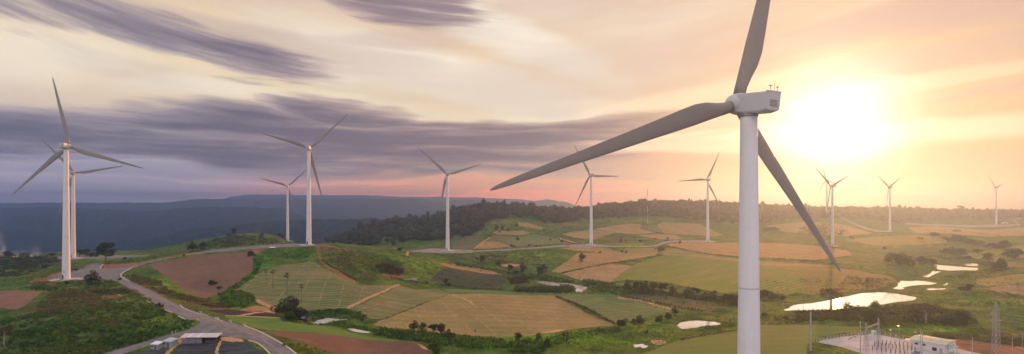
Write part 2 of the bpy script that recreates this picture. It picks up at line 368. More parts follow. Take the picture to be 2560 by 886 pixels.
# ------------------------------------------------------------------ outlines of fields, roads and ponds
T1 = lambda p: tl(0, 560, 2.719, p)
T2 = lambda p: tl(400, 560, 2.719, p)
T3 = lambda p: tl(780, 560, 2.719, p)
T4 = lambda p: tl(1180, 560, 2.719, p)
T5 = lambda p: tl(1560, 560, 2.719, p)
T6 = lambda p: tl(2080, 560, 2.719, p)
Z8 = lambda p: tl(1180, 460, 4.923, p)
Z5 = lambda p: tl(1900, 400, 2.953, p)
FIELDS = [  # object name, material, outline
 ('ploughed_field', field_mat('ploughed_hollow', SO_B, SO_D, .25, -25, 2.0, 0, patch=.45, rowamp=.25, nscale=.02),
  [(380,659),(400,656),(481,642),(547,635),(599,632),(621,630),(630,634),(635,648),(637,670),(630,685),(611,698),(591,711),(565,727),(540,738),(510,746),(474,737),(444,714),(418,696),(390,675),(370,664)]),
 ('crop_field', field_mat('crop_hump', SO_T, G_GR, .60, 8, 2.6, .9, 101, 11, patch=.5, rowamp=.4),
  [(702,663),(768,657),(790,658),(808,670),(841,687),(887,707),(890,714),(956,714),(997,711),(901,760),(866,773),(820,777),(760,777),(700,772),(655,760),(635,752),(626,731),(590,733),(548,735),(560,728),(621,698),(657,680)]),
 ('crop_field', field_mat('crop_middle', SO_T, G_GR, .55, -6, 2.6, .5, 60, 22, patch=.5, rowamp=.4),
  [(997,714),(1037,724),(1082,722),(1111,729),(1128,735),(1074,753),(1015,777),(964,795),(949,799),(920,795),(916,788),(890,781),(868,773),(901,762)]),
 ('crop_field', field_mat('crop_wide', srgb(172,138,96), srgb(104,118,62), .42, 4, 2.6, .9, 110, 10, patch=.5, rowamp=.35),
  [(1128,736),(1180,735),(1260,736),(1338,739),(1382,740),(1415,757),(1459,784),(1493,799),(1539,813),(1511,816),(1437,823),(1400,827),(1378,830),(1353,834),(1309,841),(1254,843),(1180,840),(1100,833),(1067,832),(1023,825),(964,819),(933,813),(949,803),(964,797),(1015,778),(1074,754)]),
 ('crop_field', field_mat('crop_green', SO_T, G_GR, .78, 10, 2.4, .7, 125, 18, patch=.3, rowamp=.3),
  [(1390,742),(1548,744),(1603,755),(1660,771),(1681,777),(1665,781),(1636,790),(1607,795),(1540,812),(1511,799),(1485,781),(1437,760)]),
 ('crop_field', field_mat('crop_strip', SO_T, srgb(78,116,62), .95, 0, 3.0, 0, patch=.15, rowamp=.15),
  [(1096,722),(1180,725),(1290,731),(1437,733),(1544,736),(1551,743),(1415,742),(1327,737),(1180,735),(1128,733)]),
 ('orchard_ground', field_mat('orchard_soil', SO_D, G_DK, .75, 20, 3.0, 0, patch=.3, rowamp=.4),
  [(1560,733),(1615,736),(1689,746),(1766,757),(1810,771),(1814,777),(1744,777),(1681,766),(1633,753),(1560,740)]),
 ('orchard_ground', field_mat('orchard_rows', SO_D, srgb(48,72,44), .85, 12, 3.2, 0, patch=.2, rowamp=.4),
  [(1074,703),(1096,678),(1118,670),(1166,676),(1260,689),(1263,707),(1250,716),(1217,724),(1180,722),(1122,711)]),
 ('ploughed_field', field_mat('stripe_field', SO_O, G_OL, .2, 15, 2.6, 0, patch=.3, rowamp=.2),
  [(1096,657),(1129,659),(1185,667),(1221,676),(1255,687),(1221,685),(1185,680),(1129,670),(1100,664)]),
 ('ploughed_field', field_mat('lone_tree_field', SO_O, G_OL, .15, 25, 2.8, .3, 70, 22, patch=.35, rowamp=.2),
  [(1401,621),(1437,619),(1511,621),(1548,630),(1643,634),(1640,639),(1585,648),(1522,659),(1460,670),(1401,683),(1382,681),(1379,678),(1408,659),(1437,639),(1445,634),(1500,632),(1420,626)]),
 ('ploughed_field', field_mat('tan_field', srgb(172,136,100), G_OL, .12, 18, 2.6, 0, patch=.3, rowamp=.2),
  [(1401,687),(1460,672),(1522,660),(1579,666),(1566,674),(1548,689),(1526,707),(1500,709),(1452,702),(1415,691)]),
 ('crop_field', field_mat('big_green', SO_O, srgb(104,124,40), .82, 35, 5.5, .3, 55, 34, patch=.45, rowamp=.3),
  [(1529,707),(1551,685),(1577,667),(1621,648),(1663,638),(1744,643),(1847,656),(1902,665),(1960,672),(2000,690),(2010,715),(1990,733),(1965,740),(1900,733),(1847,729),(1810,733),(1781,727),(1714,718),(1681,707),(1634,703),(1560,701)]),
 ('crop_field', field_mat('olive_slope', SO_O, srgb(118,112,44), .7, -12, 3.4, 0, patch=.3, rowamp=.22),
  [(1902,665),(2040,667),(2130,675),(2220,690),(2240,700),(2215,715),(2170,728),(2100,732),(2040,736),(2020,738),(1990,733),(2010,715),(2000,690),(1960,672)]),
 ('ploughed_field', field_mat('tan_strip', SO_T, G_OL, .15, 5, 2.6, 0, patch=.3, rowamp=.2),
  [(1645,635),(1744,637),(1800,641),(1847,649),(1900,653),(2040,661),(2100,668),(2040,667),(1902,665),(1847,656),(1744,643),(1663,638)]),
 ('ploughed_field', field_mat('brown_slope', SO_O, G_OL, .15, 10, 3.0, 0, patch=.35, rowamp=.2),
  [(1663,611),(1718,606),(1788,608),(1847,607),(1960,609),(2060,616),(2120,627),(2130,638),(2040,650),(1900,646),(1847,642),(1766,635),(1714,626),(1678,617)]),
 ('stubble_field', field_mat('olive_strip', SO_T, G_OL, .6, 5, 3.0, 0, patch=.3, rowamp=.2),
  [(1560,622),(1640,620),(1690,622),(1760,636),(1840,646),(1840,649),(1740,637),(1650,634),(1560,631)]),
 ('ploughed_field', field_mat('hill_field_a', SO_O, G_OL, .15, 10, 3.0, 0, patch=.3), Z8([(560,475),(680,480),(800,515),(895,550),(830,560),(700,545),(580,520)])),
 ('ploughed_field', field_mat('hill_field_b', SO_T, G_OL, .2, 30, 3.0, 0, patch=.3), Z8([(250,600),(350,580),(640,580),(730,605),(600,635),(400,625),(280,625)])),
 ('ploughed_field', field_mat('hill_field_c', SO_B, G_OL, .2, -10, 3.0, 0, patch=.3), Z8([(205,700),(240,637),(400,635),(520,645),(430,680),(330,705)])),
 ('ploughed_field', field_mat('hill_field_d', SO_O, G_OL, .2, 0, 3.0, 0, patch=.3), Z8([(20,795),(150,710),(330,715),(420,750),(485,790),(300,800)])),
 ('crop_field', field_mat('hill_field_e', SO_T, srgb(84,112,60), .9, 12, 3.0, 0, patch=.2), Z8([(340,700),(520,650),(640,640),(740,610),(960,650),(1060,680),(1160,720),(1250,738),(900,760),(520,790),(420,745)])),
 ('stubble_field', field_mat('hill_field_f', SO_B, srgb(86,96,60), .7, 0, 3.0, 0, patch=.25), [(1130,608),(1150,600),(1180,590),(1210,590),(1205,602),(1184,622),(1130,624)]),
 ('ploughed_field', field_mat('hill_field_g', SO_T, G_OL, .12, 8, 3.0, 0, patch=.3), Z8([(1110,620),(1260,590),(1450,570),(1600,575),(1760,600),(1620,650),(1490,690),(1450,690),(1300,665),(1150,640)])),
 ('ploughed_field', field_mat('hill_field_h', srgb(176,136,94), G_OL, .1, 22, 3.0, 0, patch=.3), Z8([(1500,560),(1700,520),(1900,495),(2070,495),(2090,520),(2060,545),(2150,575),(2260,600),(2000,625),(1880,620),(1760,600),(1600,570)])),
 ('stubble_field', field_mat('hill_field_i', SO_B, G_OL, .5, 22, 3.0, 0, patch=.3), [(1604,567),(1637,564),(1660,560),(1660,584),(1647,582),(1627,577),(1603,570)]),
 ('ploughed_field', field_mat('hill_field_j', SO_O, G_OL, .15, 0, 3.0, 0, patch=.3), [(1640,563),(1655,556),(1748,561),(1806,588),(1788,592),(1685,586),(1660,584)]),
 ('ploughed_field', field_mat('hill_field_k', SO_T, G_OL, .15, 12, 3.0, 0, patch=.3), [(1591,589),(1634,584),(1685,588),(1707,597),(1690,600),(1648,599)]),
 ('stubble_field', field_mat('hill_field_l', SO_D, G_DK, .6, 12, 3.0, 0, patch=.3), Z8([(1680,680),(1760,650),(2020,670),(2010,710),(1680,720)])),
 ('ploughed_field', field_mat('far_field_a', SO_O, G_OL, .25, 12, 4.0, 0, patch=.4), [(1910,566),(1990,556),(2050,556),(2100,560),(2140,572),(2180,583),(2120,592),(2040,588),(1960,580)]),
 ('ploughed_field', field_mat('far_field_b', SO_T, G_OL, .25, -8, 4.0, 0, patch=.4), [(2270,570),(2335,566),(2420,573),(2475,576),(2560,568),(2700,566),(2700,588),(2560,590),(2470,592),(2380,585),(2290,584)]),
 ('stubble_field', field_mat('far_field_c', SO_T, G_OL, .65, -8, 4.0, 0, patch=.4), [(2110,600),(2190,592),(2290,588),(2390,594),(2400,606),(2300,612),(2180,614)]),
 ('ploughed_field', field_mat('far_field_d', SO_B, G_OL, .35, -8, 4.0, 0, patch=.4), [(2500,658),(2560,650),(2700,645),(2700,668),(2560,670),(2515,668)]),
 ('stubble_field', field_mat('far_field_e', SO_T, G_OL, .55, 20, 4.0, 0, patch=.4), [(2440,700),(2500,692),(2560,685),(2700,680),(2700,704),(2560,708),(2470,716),(2440,712)]),
 ('stubble_field', field_mat('far_field_f', srgb(150,118,104), G_OL, .35, 20, 4.0, 0, patch=.5), [(2460,722),(2520,712),(2600,710),(2700,712),(2700,735),(2560,738),(2500,734)]),
 ('crop_field', field_mat('far_field_g', SO_T, srgb(110,122,50), .85, 20, 4.0, 0, patch=.3), [(2400,640),(2480,624),(2560,612),(2700,606),(2700,640),(2560,646),(2480,655)]),
 ('grass_field', field_mat('bright_grass', srgb(104,112,52), srgb(92,122,50), .85, -20, 5.0, 0, patch=.25, rowamp=.06),
  [(560,793),(620,791),(690,795),(768,805),(823,814),(880,832),(927,843),(1015,854),(1030,858),(927,851),(880,843),(768,832),(657,825),(620,815),(580,802)]),
 ('ploughed_field', field_mat('dark_ploughed', srgb(116,88,70), SO_D, .3, -12, 1.6, 0, patch=.3, rowamp=.25),
  [(657,826),(768,833),(880,843),(927,851),(1045,856),(1078,880),(1085,900),(1080,940),(900,940),(835,886),(780,865),(720,845),(690,838)]),
 ('crop_field', field_mat('corner_green', srgb(140,126,74), srgb(96,116,52), .78, 12, 2.4, 0, patch=.35, rowamp=.35),
  [(1560,960),(1604,886),(1634,876),(1689,854),(1725,841),(1781,832),(1847,823),(1900,814),(2023,812),(2149,818),(2140,829),(2093,836),(2046,843),(2019,861),(2014,886),(2010,960)]),
 ('ploughed_field', field_mat('left_field', srgb(142,108,84), SO_D, .2, 5, 2.0, 0, patch=.3, rowamp=.25),
  [(-160,738),(0,729),(22,727),(103,729),(88,744),(66,762),(40,775),(0,771),(-160,778)]),
 ('ploughed_field', field_mat('terrace_a', SO_B, SO_D, .3, 5, 1.6, 0, patch=.3, rowamp=.3), [(520,776),(545,773),(590,777),(620,783),(600,788),(560,788),(530,783)]),
 ('ploughed_field', field_mat('terrace_b', SO_T, SO_D, .3, 5, 1.6, 0, patch=.3, rowamp=.3), [(598,775),(640,765),(684,772),(686,784),(660,786),(620,781)]),
]
BED = field_mat('mulched_bed', srgb(64, 58, 52), srgb(84, 92, 102), .38, -4, 1.3, 0, patch=.7, rowamp=.42)
BED2 = field_mat('dark_crop_bed', srgb(70, 56, 50), srgb(58, 52, 48), .5, 0, 1.5, 0, patch=.2, rowamp=.5)
FIELDS += [('vegetable_bed', BED, [(449,860),(550,855),(545,868),(537,890),(520,930),(390,930),(428,886)]),
           ('vegetable_bed', BED, [(556,855),(617,856),(648,874),(663,888),(690,930),(535,930),(548,886)]),
           ('vegetable_bed', BED, [(365,878),(419,876),(413,890),(380,930),(300,930),(340,888)]),
           ('vegetable_bed', BED2, [(516,777),(560,774),(600,777),(640,781),(690,785),(700,790),(640,791),(560,787)])]
RED = dirt_mat('red_earth', srgb(158, 110, 76), srgb(122, 80, 56)); TAN = dirt_mat('tan_dirt', srgb(196, 158, 120), srgb(164, 122, 88))
GRV = dirt_mat('pale_gravel', srgb(160, 148, 142), srgb(132, 124, 120)); LIN = dirt_mat('pond_lining', srgb(190, 180, 172), srgb(140, 130, 126))
ROADM = road_mat()
EARTH = [
 ('bare_earth', RED, T1([(200,392),(250,372),(330,362),(345,340),(400,326),(440,322),(436,340),(350,362),(318,382),(420,398),(350,415),(215,410)])),
 ('bare_earth', RED, T1([(692,272),(725,278),(910,266),(1050,238),(1200,212),(1280,198),(1290,206),(1100,242),(925,285),(800,302),(700,308)])),
 ('bare_earth', RED, T2([(585,190),(640,175),(700,170),(715,180),(660,205),(620,200)])),
 ('bare_earth', RED, [(2280,851),(2395,850),(2480,858),(2560,874),(2700,890),(2700,960),(2465,886),(2395,873)]),
 ('bare_earth', TAN, T4([(1205,795),(1290,790),(1320,810),(1270,830),(1215,815)])),
 ('bare_earth', TAN, T3([(715,815),(745,825),(785,860),(770,862),(740,840)])),
 ('bare_earth', TAN, T4([(455,735),(520,733),(560,720),(640,715),(560,742),(480,748)])),
 ('bare_earth', TAN, T4([(190,278),(250,273),(330,280),(322,292),(210,290)])),
 ('bare_earth', GRV, T3([(600,378),(700,367),(716,383),(640,386)])),
 ('bare_earth', RED, [(850,742),(870,742),(890,738),(880,736)]),
 ('bare_earth', TAN, [(430,850),(460,842),(470,858),(445,862),(415,890),(405,890),(428,866)]),
 ('bare_earth', TAN, [(545,845),(580,844),(605,848),(612,854),(556,855)]),
 ('bare_earth', TAN, [(547,855),(553,855),(546,890),(538,890)]),
 ('bare_earth', TAN, [(272,722),(282,726),(296,735),(306,738),(298,740),(282,733)]),
 ('bare_earth', TAN, T6([(1230,835),(1305,848),(1400,860),(1400,872),(1305,860),(1230,843)])),
 ('bare_earth', RED, [(960,680),(985,676),(1000,684),(1010,694),(985,696),(955,690)]),
 ('dirt_path', RED, band([(793,614),(794,628),(797,641),(803,654),(820,669),(850,687),(888,705)], [5,3,3,3,3.5,3,2])),
 ('dirt_path', RED, band([(785,616),(810,613),(830,617),(850,624)], [2,2.5,1.8,1])),
 ('dirt_path', TAN, band([(997,711),(960,728),(925,742),(895,756),(866,772)], [2,2.2,2.5,3,3.5])),
 ('dirt_path', TAN, band([(1130,736),(1150,744),(1175,757),(1192,767)], [1.5,1.5,1.8,1])),
 ('dirt_path', TAN, band([(1184,622),(1205,606),(1222,596),(1228,588)], 1.3)),
 ('dirt_path', TAN, band([(1395,597),(1420,603),(1440,609)], 1.2)),
 ('dirt_path', TAN, band([(1016,630),(1019,635),(1017,640)], 3)),
 ('dirt_path', RED, band([(1384,741),(1420,758),(1460,783),(1500,800),(1535,811)], 1.3)),
 ('dirt_path', TAN, band([(1545,745),(1600,752),(1660,769),(1690,778)], 1.5)),
 ('dirt_path', TAN, band([(588,792),(640,782),(690,777)], 1.8)),
 ('dirt_path', TAN, band([(560,791),(640,792),(700,795),(760,803),(800,809)], 1.1)),
 ('dirt_path', TAN, band([(640,752),(655,760),(690,772)], 4)),
]
ROADS = [
 ('paved_road', ROADM, [(116,700),(127,692),(158,680),(177,680),(210,668),(228,660),(254,657.5),(255,659),(250,672),(294,670),(324,667),(340,664),(360,658),(401,647),(448,641.6),(484,631.7),(518,626),(562,622),(621,617),(676,612.6),(727,609.6),(731,605),(746,605),(746,609),(768,611),(792,613),(790,617),
   (702,619),(657,622),(621,624),(547,630),(481,636),(441,643),(401,650),(371,658),(349,664),(331,670),(309,679.5),(300,687),(301.6,692),(320,700),(354,717),(386,731),(419.5,750),(459,771),(491,783),(520,790),(554,801),(613,816.5),(655,830),(692,851),(722,870),(743,886),(790,940),
   (710,940),(679,886),(676,880),(659,866),(627,852),(600,846),(575,843),(547,840),(459,839.6),(436,845),(411,852),(382,862),(344,874),(302,888),(180,930),(100,930),(260,885),(323,866),(386,849),(428,836),(470,826),(491,815),(499,807),(497,803),(474,801),(456,793),(426,780),(397,766),(367,747),(342,733),(316,718),(294,705),(279,700),(257,699),(220,701),(176,699),(118,703)]),
 ('wheel_track', dirt_mat('worn_track', (.25,.235,.23), (.20,.19,.185)), band([(300,694),(318,708),(340,719),(370,735),(420,757),(480,784),(540,804),(600,823),(645,843),(680,866),(708,890)], [1.5,1.6,1.8,2,2,2.2,2.2,2.4,2.6,3,3])),
 ('gravel_pad', ROADM, [(143,642),(176,639),(206,640),(254,639),(301,638.5),(368,638.5),(375,641),(294,645.5),(254,646.5),(206,649),(176,650),(145,648)]),
 ('gravel_pad', GRV, [(1018,629),(1040,626),(1079,621.5),(1115,623.5),(1184,626),(1180,632),(1120,634),(1060,632)]),
 ('paved_road', GRV, band([(1180,628.5),(1250,626),(1322,621.5),(1385,617),(1415,615)], [1.6,1.6,1.6,2,3])),
 ('gravel_pad', GRV, Z8([(1140,772),(1200,750),(1350,742),(1450,740),(1620,755),(1640,770),(1620,778),(1400,786),(1200,786)])),
 ('paved_road', GRV, band([(1509,616.5),(1560,617),(1627,616.5),(1645,613),(1655,608),(1675,604.5),(1720,603.5),(1766,604)], [2,1.5,1.5,2,2.2,2.4,2.2,2.2])),
 ('gravel_pad', GRV, [(1745,602.5),(1770,601.5),(1792,604),(1788,606.5),(1750,606.5)]),
 ('paved_road', GRV, band([(2048,537),(2070,536),(2095,540),(2115,551),(2137,561),(2164,572),(2191,578),(2230,579.5)], [1.2,1.5,1.6,1.8,2,2,2,2])),
 ('gravel_pad', GRV, [(2262,558),(2337,561),(2430,564),(2493,562),(2547,561.5),(2552,564),(2520,567),(2430,568.5),(2370,566.5),(2262,562)]),
 ('paved_road', GRV, band([(2545,563),(2540,556),(2530,551),(2542,547),(2575,544),(2640,540)], [1.6,1.8,1.8,1.4,1.2,1])),
 ('concrete_yard', dirt_mat('yard_concrete', srgb(200, 194, 192), srgb(176, 168, 166)), [(2042,856),(2060,850),(2120,841),(2181,836),(2200,838),(2274,853),(2330,862),(2395,873),(2460,888),(2560,915),(2560,990),(2300,990),(2180,900),(2158,886),(2102,868)]),
 ('pond_lining', LIN, T4([(432,397),(540,384),(805,434),(750,450),(752,463),(735,466),(690,442),(650,434),(500,414)])),
]
PONDS = [  # outline, water level
 ([(782,807),(788,804),(795,800),(804,799),(813,796),(824,795),(838,798),(868,799),(860,801),(835,804),(820,808),(802,812),(784,810)], -61.0),
 ([(869,822),(880,821.5),(898,824),(915,828),(927,830),(920,833),(905,832),(890,830),(876,826)], -61.6),
 ([(1692,812),(1700,807),(1707,805),(1722,803),(1744,801),(1765,803),(1788,805),(1803,809),(1798,812),(1781,814),(1744,819),(1722,822),(1705,823),(1697,818)], -64.9),
 ([(1583,862),(1595,861),(1607,860),(1613,864),(1621,865),(1618,868),(1610,871),(1597,868),(1587,869)], -64.9),
 ([(1958,775),(1970,771),(1976,766),(1990,762),(2010,760),(2030,759),(2048,755),(2068,752),(2090,748),(2108,743),(2125,740),(2145,735),(2160,733),(2180,731),(2210,730.5),(2245,735),(2270,740),(2288,743),(2293,747),(2282,751),(2260,754),(2230,757),(2210,761),(2190,762),(2170,766),(2150,768),(2125,771),(2100,774),(2075,773),(2060,777),(2040,776),(2010,778),(1985,776),(1965,777)], PZ),
 ([(2232,721),(2240,718),(2246,712.5),(2243,708),(2251,706),(2251,702),(2270,703),(2290,702),(2310,703),(2325,705.6),(2344,709),(2335,711),(2325,712.5),(2300,713),(2279,715),(2256,719.5),(2262,723),(2251,724),(2237,723)], PZ),
 ([(2314,723),(2330,721),(2345,722),(2365,720.7),(2362,724),(2340,725),(2325,726)], PZ),
 ([(2358,713),(2366,709),(2371,708),(2368,712),(2360,715)], PZ),
 ([(2302,692),(2310,689),(2319,687),(2326,683),(2330,678),(2340,679),(2352,678),(2346,682),(2334,687),(2326,692),(2319,694)], PZ),
 ([(2328,663),(2340,662),(2355,664),(2374,665),(2400,667),(2425,669),(2444,670),(2446,674),(2440,677),(2410,676),(2374,677),(2350,675),(2337,671)], PZ),
 ([(2359,656),(2390,657),(2420,658),(2444,659),(2446,663),(2442,666),(2422,665),(2405,663),(2389,662),(2374,658)], PZ),
 ([(1434,721),(1448,723),(1456,728),(1440,729.5),(1437,725)], None),
]
# soft tints of the natural ground: centre, radii (photo px), colour, strength
TINT = [
 (220,760,190,30,srgb(74,84,46),.6),(260,735,120,18,srgb(100,92,62),.6),(120,775,80,14,srgb(100,78,62),.7),(250,740,60,10,srgb(112,90,66),.7),
 (200,840,260,40,srgb(54,76,34),.8),(430,810,70,20,srgb(70,96,34),.7),(460,812,45,8,srgb(104,140,40),.9),(380,722,60,12,srgb(64,92,36),.5),
 (340,845,110,10,srgb(96,100,58),.7),(60,650,110,22,srgb(46,56,40),.9),(150,675,120,14,srgb(72,88,38),.8),(50,700,120,10,srgb(84,104,44),.8),
 (330,648,110,5,srgb(112,130,42),.8),(450,640,60,6,srgb(96,116,40),.8),(330,636,90,3,srgb(110,120,48),.8),
 (345,692,40,8,srgb(96,124,34),.9),(420,705,30,18,srgb(104,132,38),.9),(455,735,25,10,srgb(100,128,38),.9),(350,712,25,14,srgb(112,78,58),.9),(400,730,35,14,srgb(134,102,66),.9),(450,760,50,12,srgb(128,92,60),.9),(530,765,60,9,srgb(96,70,52),.9),(560,775,40,5,srgb(130,98,62),.7),
 (720,632,70,10,srgb(72,104,34),.9),(660,660,30,30,srgb(88,124,36),.9),(590,750,40,18,srgb(66,98,32),.9),(700,650,70,7,srgb(110,136,40),.8),
 (600,600,90,12,srgb(72,82,44),.7),(700,598,60,5,srgb(120,110,66),.7),(560,600,50,5,srgb(90,96,56),.6),(660,598,20,5,srgb(140,118,80),.6),
 (860,640,60,20,srgb(122,112,52),.8),(830,625,60,6,srgb(140,112,66),.7),(900,660,70,18,srgb(110,110,48),.7),(880,690,60,10,srgb(92,98,48),.8),(960,640,60,7,srgb(84,112,36),.8),(930,705,80,5,srgb(80,112,34),.9),
 (1040,670,60,14,srgb(98,124,36),.9),(1080,660,70,8,srgb(110,134,38),.8),(1050,690,40,8,srgb(110,128,36),.8),(1000,675,35,9,srgb(104,84,58),.8),
 (1020,647,50,5,srgb(104,128,38),.9),(1100,640,80,5,srgb(66,96,40),.9),(1240,645,90,10,srgb(122,104,72),.7),(1320,640,60,10,srgb(108,126,44),.8),(1350,632,15,10,srgb(130,150,44),.9),(1400,660,60,16,srgb(94,110,44),.7),
 (1300,690,60,14,srgb(70,84,40),.8),(1290,700,30,6,srgb(92,62,52),.9),(1380,700,50,6,srgb(104,120,44),.6),(1250,718,60,6,srgb(98,118,40),.7),(1050,724,60,4,srgb(70,108,36),.9),
 (1500,850,260,25,srgb(88,124,32),.9),(1400,845,120,12,srgb(104,146,34),.8),(1250,865,90,14,srgb(80,118,34),.8),(1640,820,90,16,srgb(98,124,40),.7),(1800,795,60,10,srgb(120,124,46),.7),(1900,780,90,16,srgb(100,112,44),.7),
 (2000,800,120,12,srgb(112,122,46),.7),(2250,800,150,12,srgb(84,98,36),.7),(2350,822,170,8,srgb(138,158,44),.9),(2480,800,120,12,srgb(96,108,52),.8),(2500,835,120,10,srgb(138,112,84),.8),
 (2470,760,130,14,srgb(118,140,42),.9),(2400,725,90,10,srgb(124,130,48),.8),(2500,745,120,10,srgb(80,110,40),.7),(2350,700,90,8,srgb(100,118,42),.7),
 (2150,700,90,10,srgb(128,118,46),.7),(2160,712,50,5,srgb(150,84,48),.8),(2200,735,60,5,srgb(110,104,44),.7),
 (2200,650,120,14,srgb(132,118,52),.7),(2100,640,120,12,srgb(118,116,44),.7),(2250,620,160,10,srgb(130,126,56),.7),(2400,620,120,12,srgb(112,108,54),.7),(2500,600,90,8,srgb(120,110,60),.7),(2450,650,80,8,srgb(100,116,50),.6),
 (1300,600,90,6,srgb(90,118,56),.6),(1260,556,50,7,srgb(128,120,50),.8),(1430,560,90,9,srgb(130,112,62),.7),(1600,553,120,7,srgb(110,116,50),.8),(1700,595,60,6,srgb(112,120,52),.7),(1560,612,70,4,srgb(122,134,44),.8),(1850,590,100,10,srgb(122,122,54),.7),(1960,595,90,8,srgb(126,112,52),.6),(2010,548,90,6,srgb(122,104,50),.6),
]

# ------------------------------------------------------------------ build the terrain sheet and cut it into ground, fields and roads
GX = np.arange(-420, 2981, 2.5)
GL = np.concatenate([np.linspace(math.log(58), math.log(180), 36)[:-1], np.arange(math.log(180), math.log(1850), .0035), np.linspace(math.log(1860), math.log(6300), 46)])
def _coarse():
    cx = np.linspace(GX[0], GX[-1], 260); cl = np.linspace(GL[0], GL[-1], 420)
    z = zbase(cx[None, :], np.exp(cl)[:, None])
    fx = (GX-cx[0])/(cx[1]-cx[0]); fl = (GL-cl[0])/(cl[1]-cl[0])
    ix = np.clip(fx.astype(int), 0, len(cx)-2); il = np.clip(fl.astype(int), 0, len(cl)-2)
    fx = fx-ix; fl = fl-il
    a = z[:, ix]*(1-fx)+z[:, ix+1]*fx
    return a[il]*(1-fl[:, None])+a[il+1]*fl[:, None]
TZ = _coarse()
TY = np.exp(GL)[:, None]+np.zeros((1, len(GX))); TX = (GX[None, :]-CX)/F*TY
NR, NC = TZ.shape
amp = np.clip((TY-120)/300, 0, 1)*np.where(TY < 700, 1, np.clip(TY/700, 1, 3))
TZ0 = TZ.copy()
TPX = np.broadcast_to(GX[None, :], TZ.shape)
def project(): return HY-F*TZ/TY
WBX = (fbm(TX/11, TY/11, 3, 71)-.5)*np.clip(2600/TY, 2, 12)*1.1; WBY = (fbm(TX/9, TY/9, 3, 81)-.5)*np.clip(900/TY, .8, 4)*1.3
TPY = project()
# fields first on the smooth surface (so that only wild ground gets humps)
run = np.minimum.accumulate(TPY, 0); VIS = TPY <= run+.35
FID = np.zeros(TZ.shape, int); REG = [None]
for nm, mt, poly in FIELDS+EARTH+ROADS:
    REG.append((nm, mt)); rg_ = 1 if len(REG)-1 <= len(FIELDS)+len(EARTH) else .12
    FID[inpoly(TPX+WBX*rg_, TPY+WBY*rg_, poly) & VIS] = len(REG)-1
soft = (FID == 0).astype(float)
for _ in range(3):
    soft = (soft+np.roll(soft, 1, 0)+np.roll(soft, -1, 0)+np.roll(soft, 1, 1)+np.roll(soft, -1, 1))/5
isr = np.zeros(TZ.shape)
TZ = TZ + amp*soft*((fbm(TX/26, TY/26, 4, 3)-.5)*3.4+(fbm(TX/7, TY/7, 3, 9)-.5)*1.3) + amp*(1-soft)*(fbm(TX/60, TY/60, 3, 5)-.5)*.8
PONDW = []
for poly, lv in PONDS:
    cx = sum(p[0] for p in poly)/len(poly); cy = sum(p[1] for p in poly)/len(poly)
    if lv is None:
        k = np.argmin(np.abs(TPX-cx)*.5+np.abs(TPY-cy)*2+(~VIS)*1e4); lv = float(TZ0.ravel()[k])+.15
    W = [((x-CX)/F*(-lv*F/(y-HY)), -lv*F/(y-HY)) for x, y in poly]
    PONDW.append((W, lv))
    wx = np.array([p[0] for p in W]); wy = np.array([p[1] for p in W])
    m = 14.0
    sel = (TX > wx.min()-m) & (TX < wx.max()+m) & (TY > wy.min()-m) & (TY < wy.max()+m)
    X = TX[sel]; Y = TY[sel]; d = np.full(X.shape, 1e9)
    for i in range(len(W)):
        a = np.array(W[i]); b = np.array(W[(i+1) % len(W)]); ab = b-a
        t = np.clip(((X-a[0])*ab[0]+(Y-a[1])*ab[1])/max((ab**2).sum(), 1e-9), 0, 1)
        d = np.minimum(d, np.hypot(X-a[0]-t*ab[0], Y-a[1]-t*ab[1]))
    ins = inpoly(X, Y, W); z = TZ[sel]
    w = np.clip(1-d/m, 0, 1)**1.5
    z = np.where(ins, lv-.15-np.minimum(d, 2)*.4, z*(1-w)+(lv+.03+d*.03+(z-lv)*.15*np.clip(d, 0, 1))*w)
    TZ[sel] = z
TPY = project(); run = np.minimum.accumulate(TPY, 0); VIS = TPY <= run+.35
FID[:] = 0
for k, (nm, mt, poly) in enumerate(FIELDS+EARTH+ROADS):
    rg_ = 1 if k < len(FIELDS)+len(EARTH) else .12
    FID[inpoly(TPX+WBX*rg_, TPY+WBY*rg_, poly) & VIS] = k+1

def ground_at(px, Y):
    """height of the finished sheet under a photo column at a distance"""
    px = np.clip(np.asarray(px, float), GX[0]+1e-3, GX[-1]-1e-3); l = np.clip(np.log(np.asarray(Y, float)), GL[0]+1e-4, GL[-1]-1e-4)
    fx = (px-GX[0])/(GX[1]-GX[0]); ix = np.minimum(fx.astype(int), NC-2); fx = fx-ix
    il = np.clip(np.searchsorted(GL, l)-1, 0, NR-2); fl = (l-GL[il])/(GL[il+1]-GL[il])
    a = TZ[il, ix]*(1-fx)+TZ[il, ix+1]*fx; b = TZ[il+1, ix]*(1-fx)+TZ[il+1, ix+1]*fx
    return a*(1-fl)+b*fl
def ground_xy(x, y): return ground_at(CX+F*np.asarray(x, float)/np.asarray(y, float), y)
def spot(px, py, ymin=0, ymax=3000):
    """world point of the visible ground at a photo pixel"""
    j = int(round((px-GX[0])/2.5)); j = min(max(j, 0), NC-1)
    col = TPY[:, j]; ok = VIS[:, j] & (TY[:, j] >= ymin) & (TY[:, j] <= ymax)
    k = np.where(ok)[0]; i = k[np.argmin(np.abs(col[k]-py))]
    # refine between rows
    Y = TY[i, j]
    for q in (i-1, i+1):
        if 0 <= q < NR and VIS[q, j] and (col[q]-py)*(col[i]-py) < 0:
            t = (col[i]-py)/(col[i]-col[q]); Y = TY[i, j]*(1-t)+TY[q, j]*t; break
    return ((px-CX)/F*Y, float(Y), float(ground_at(px, Y)))

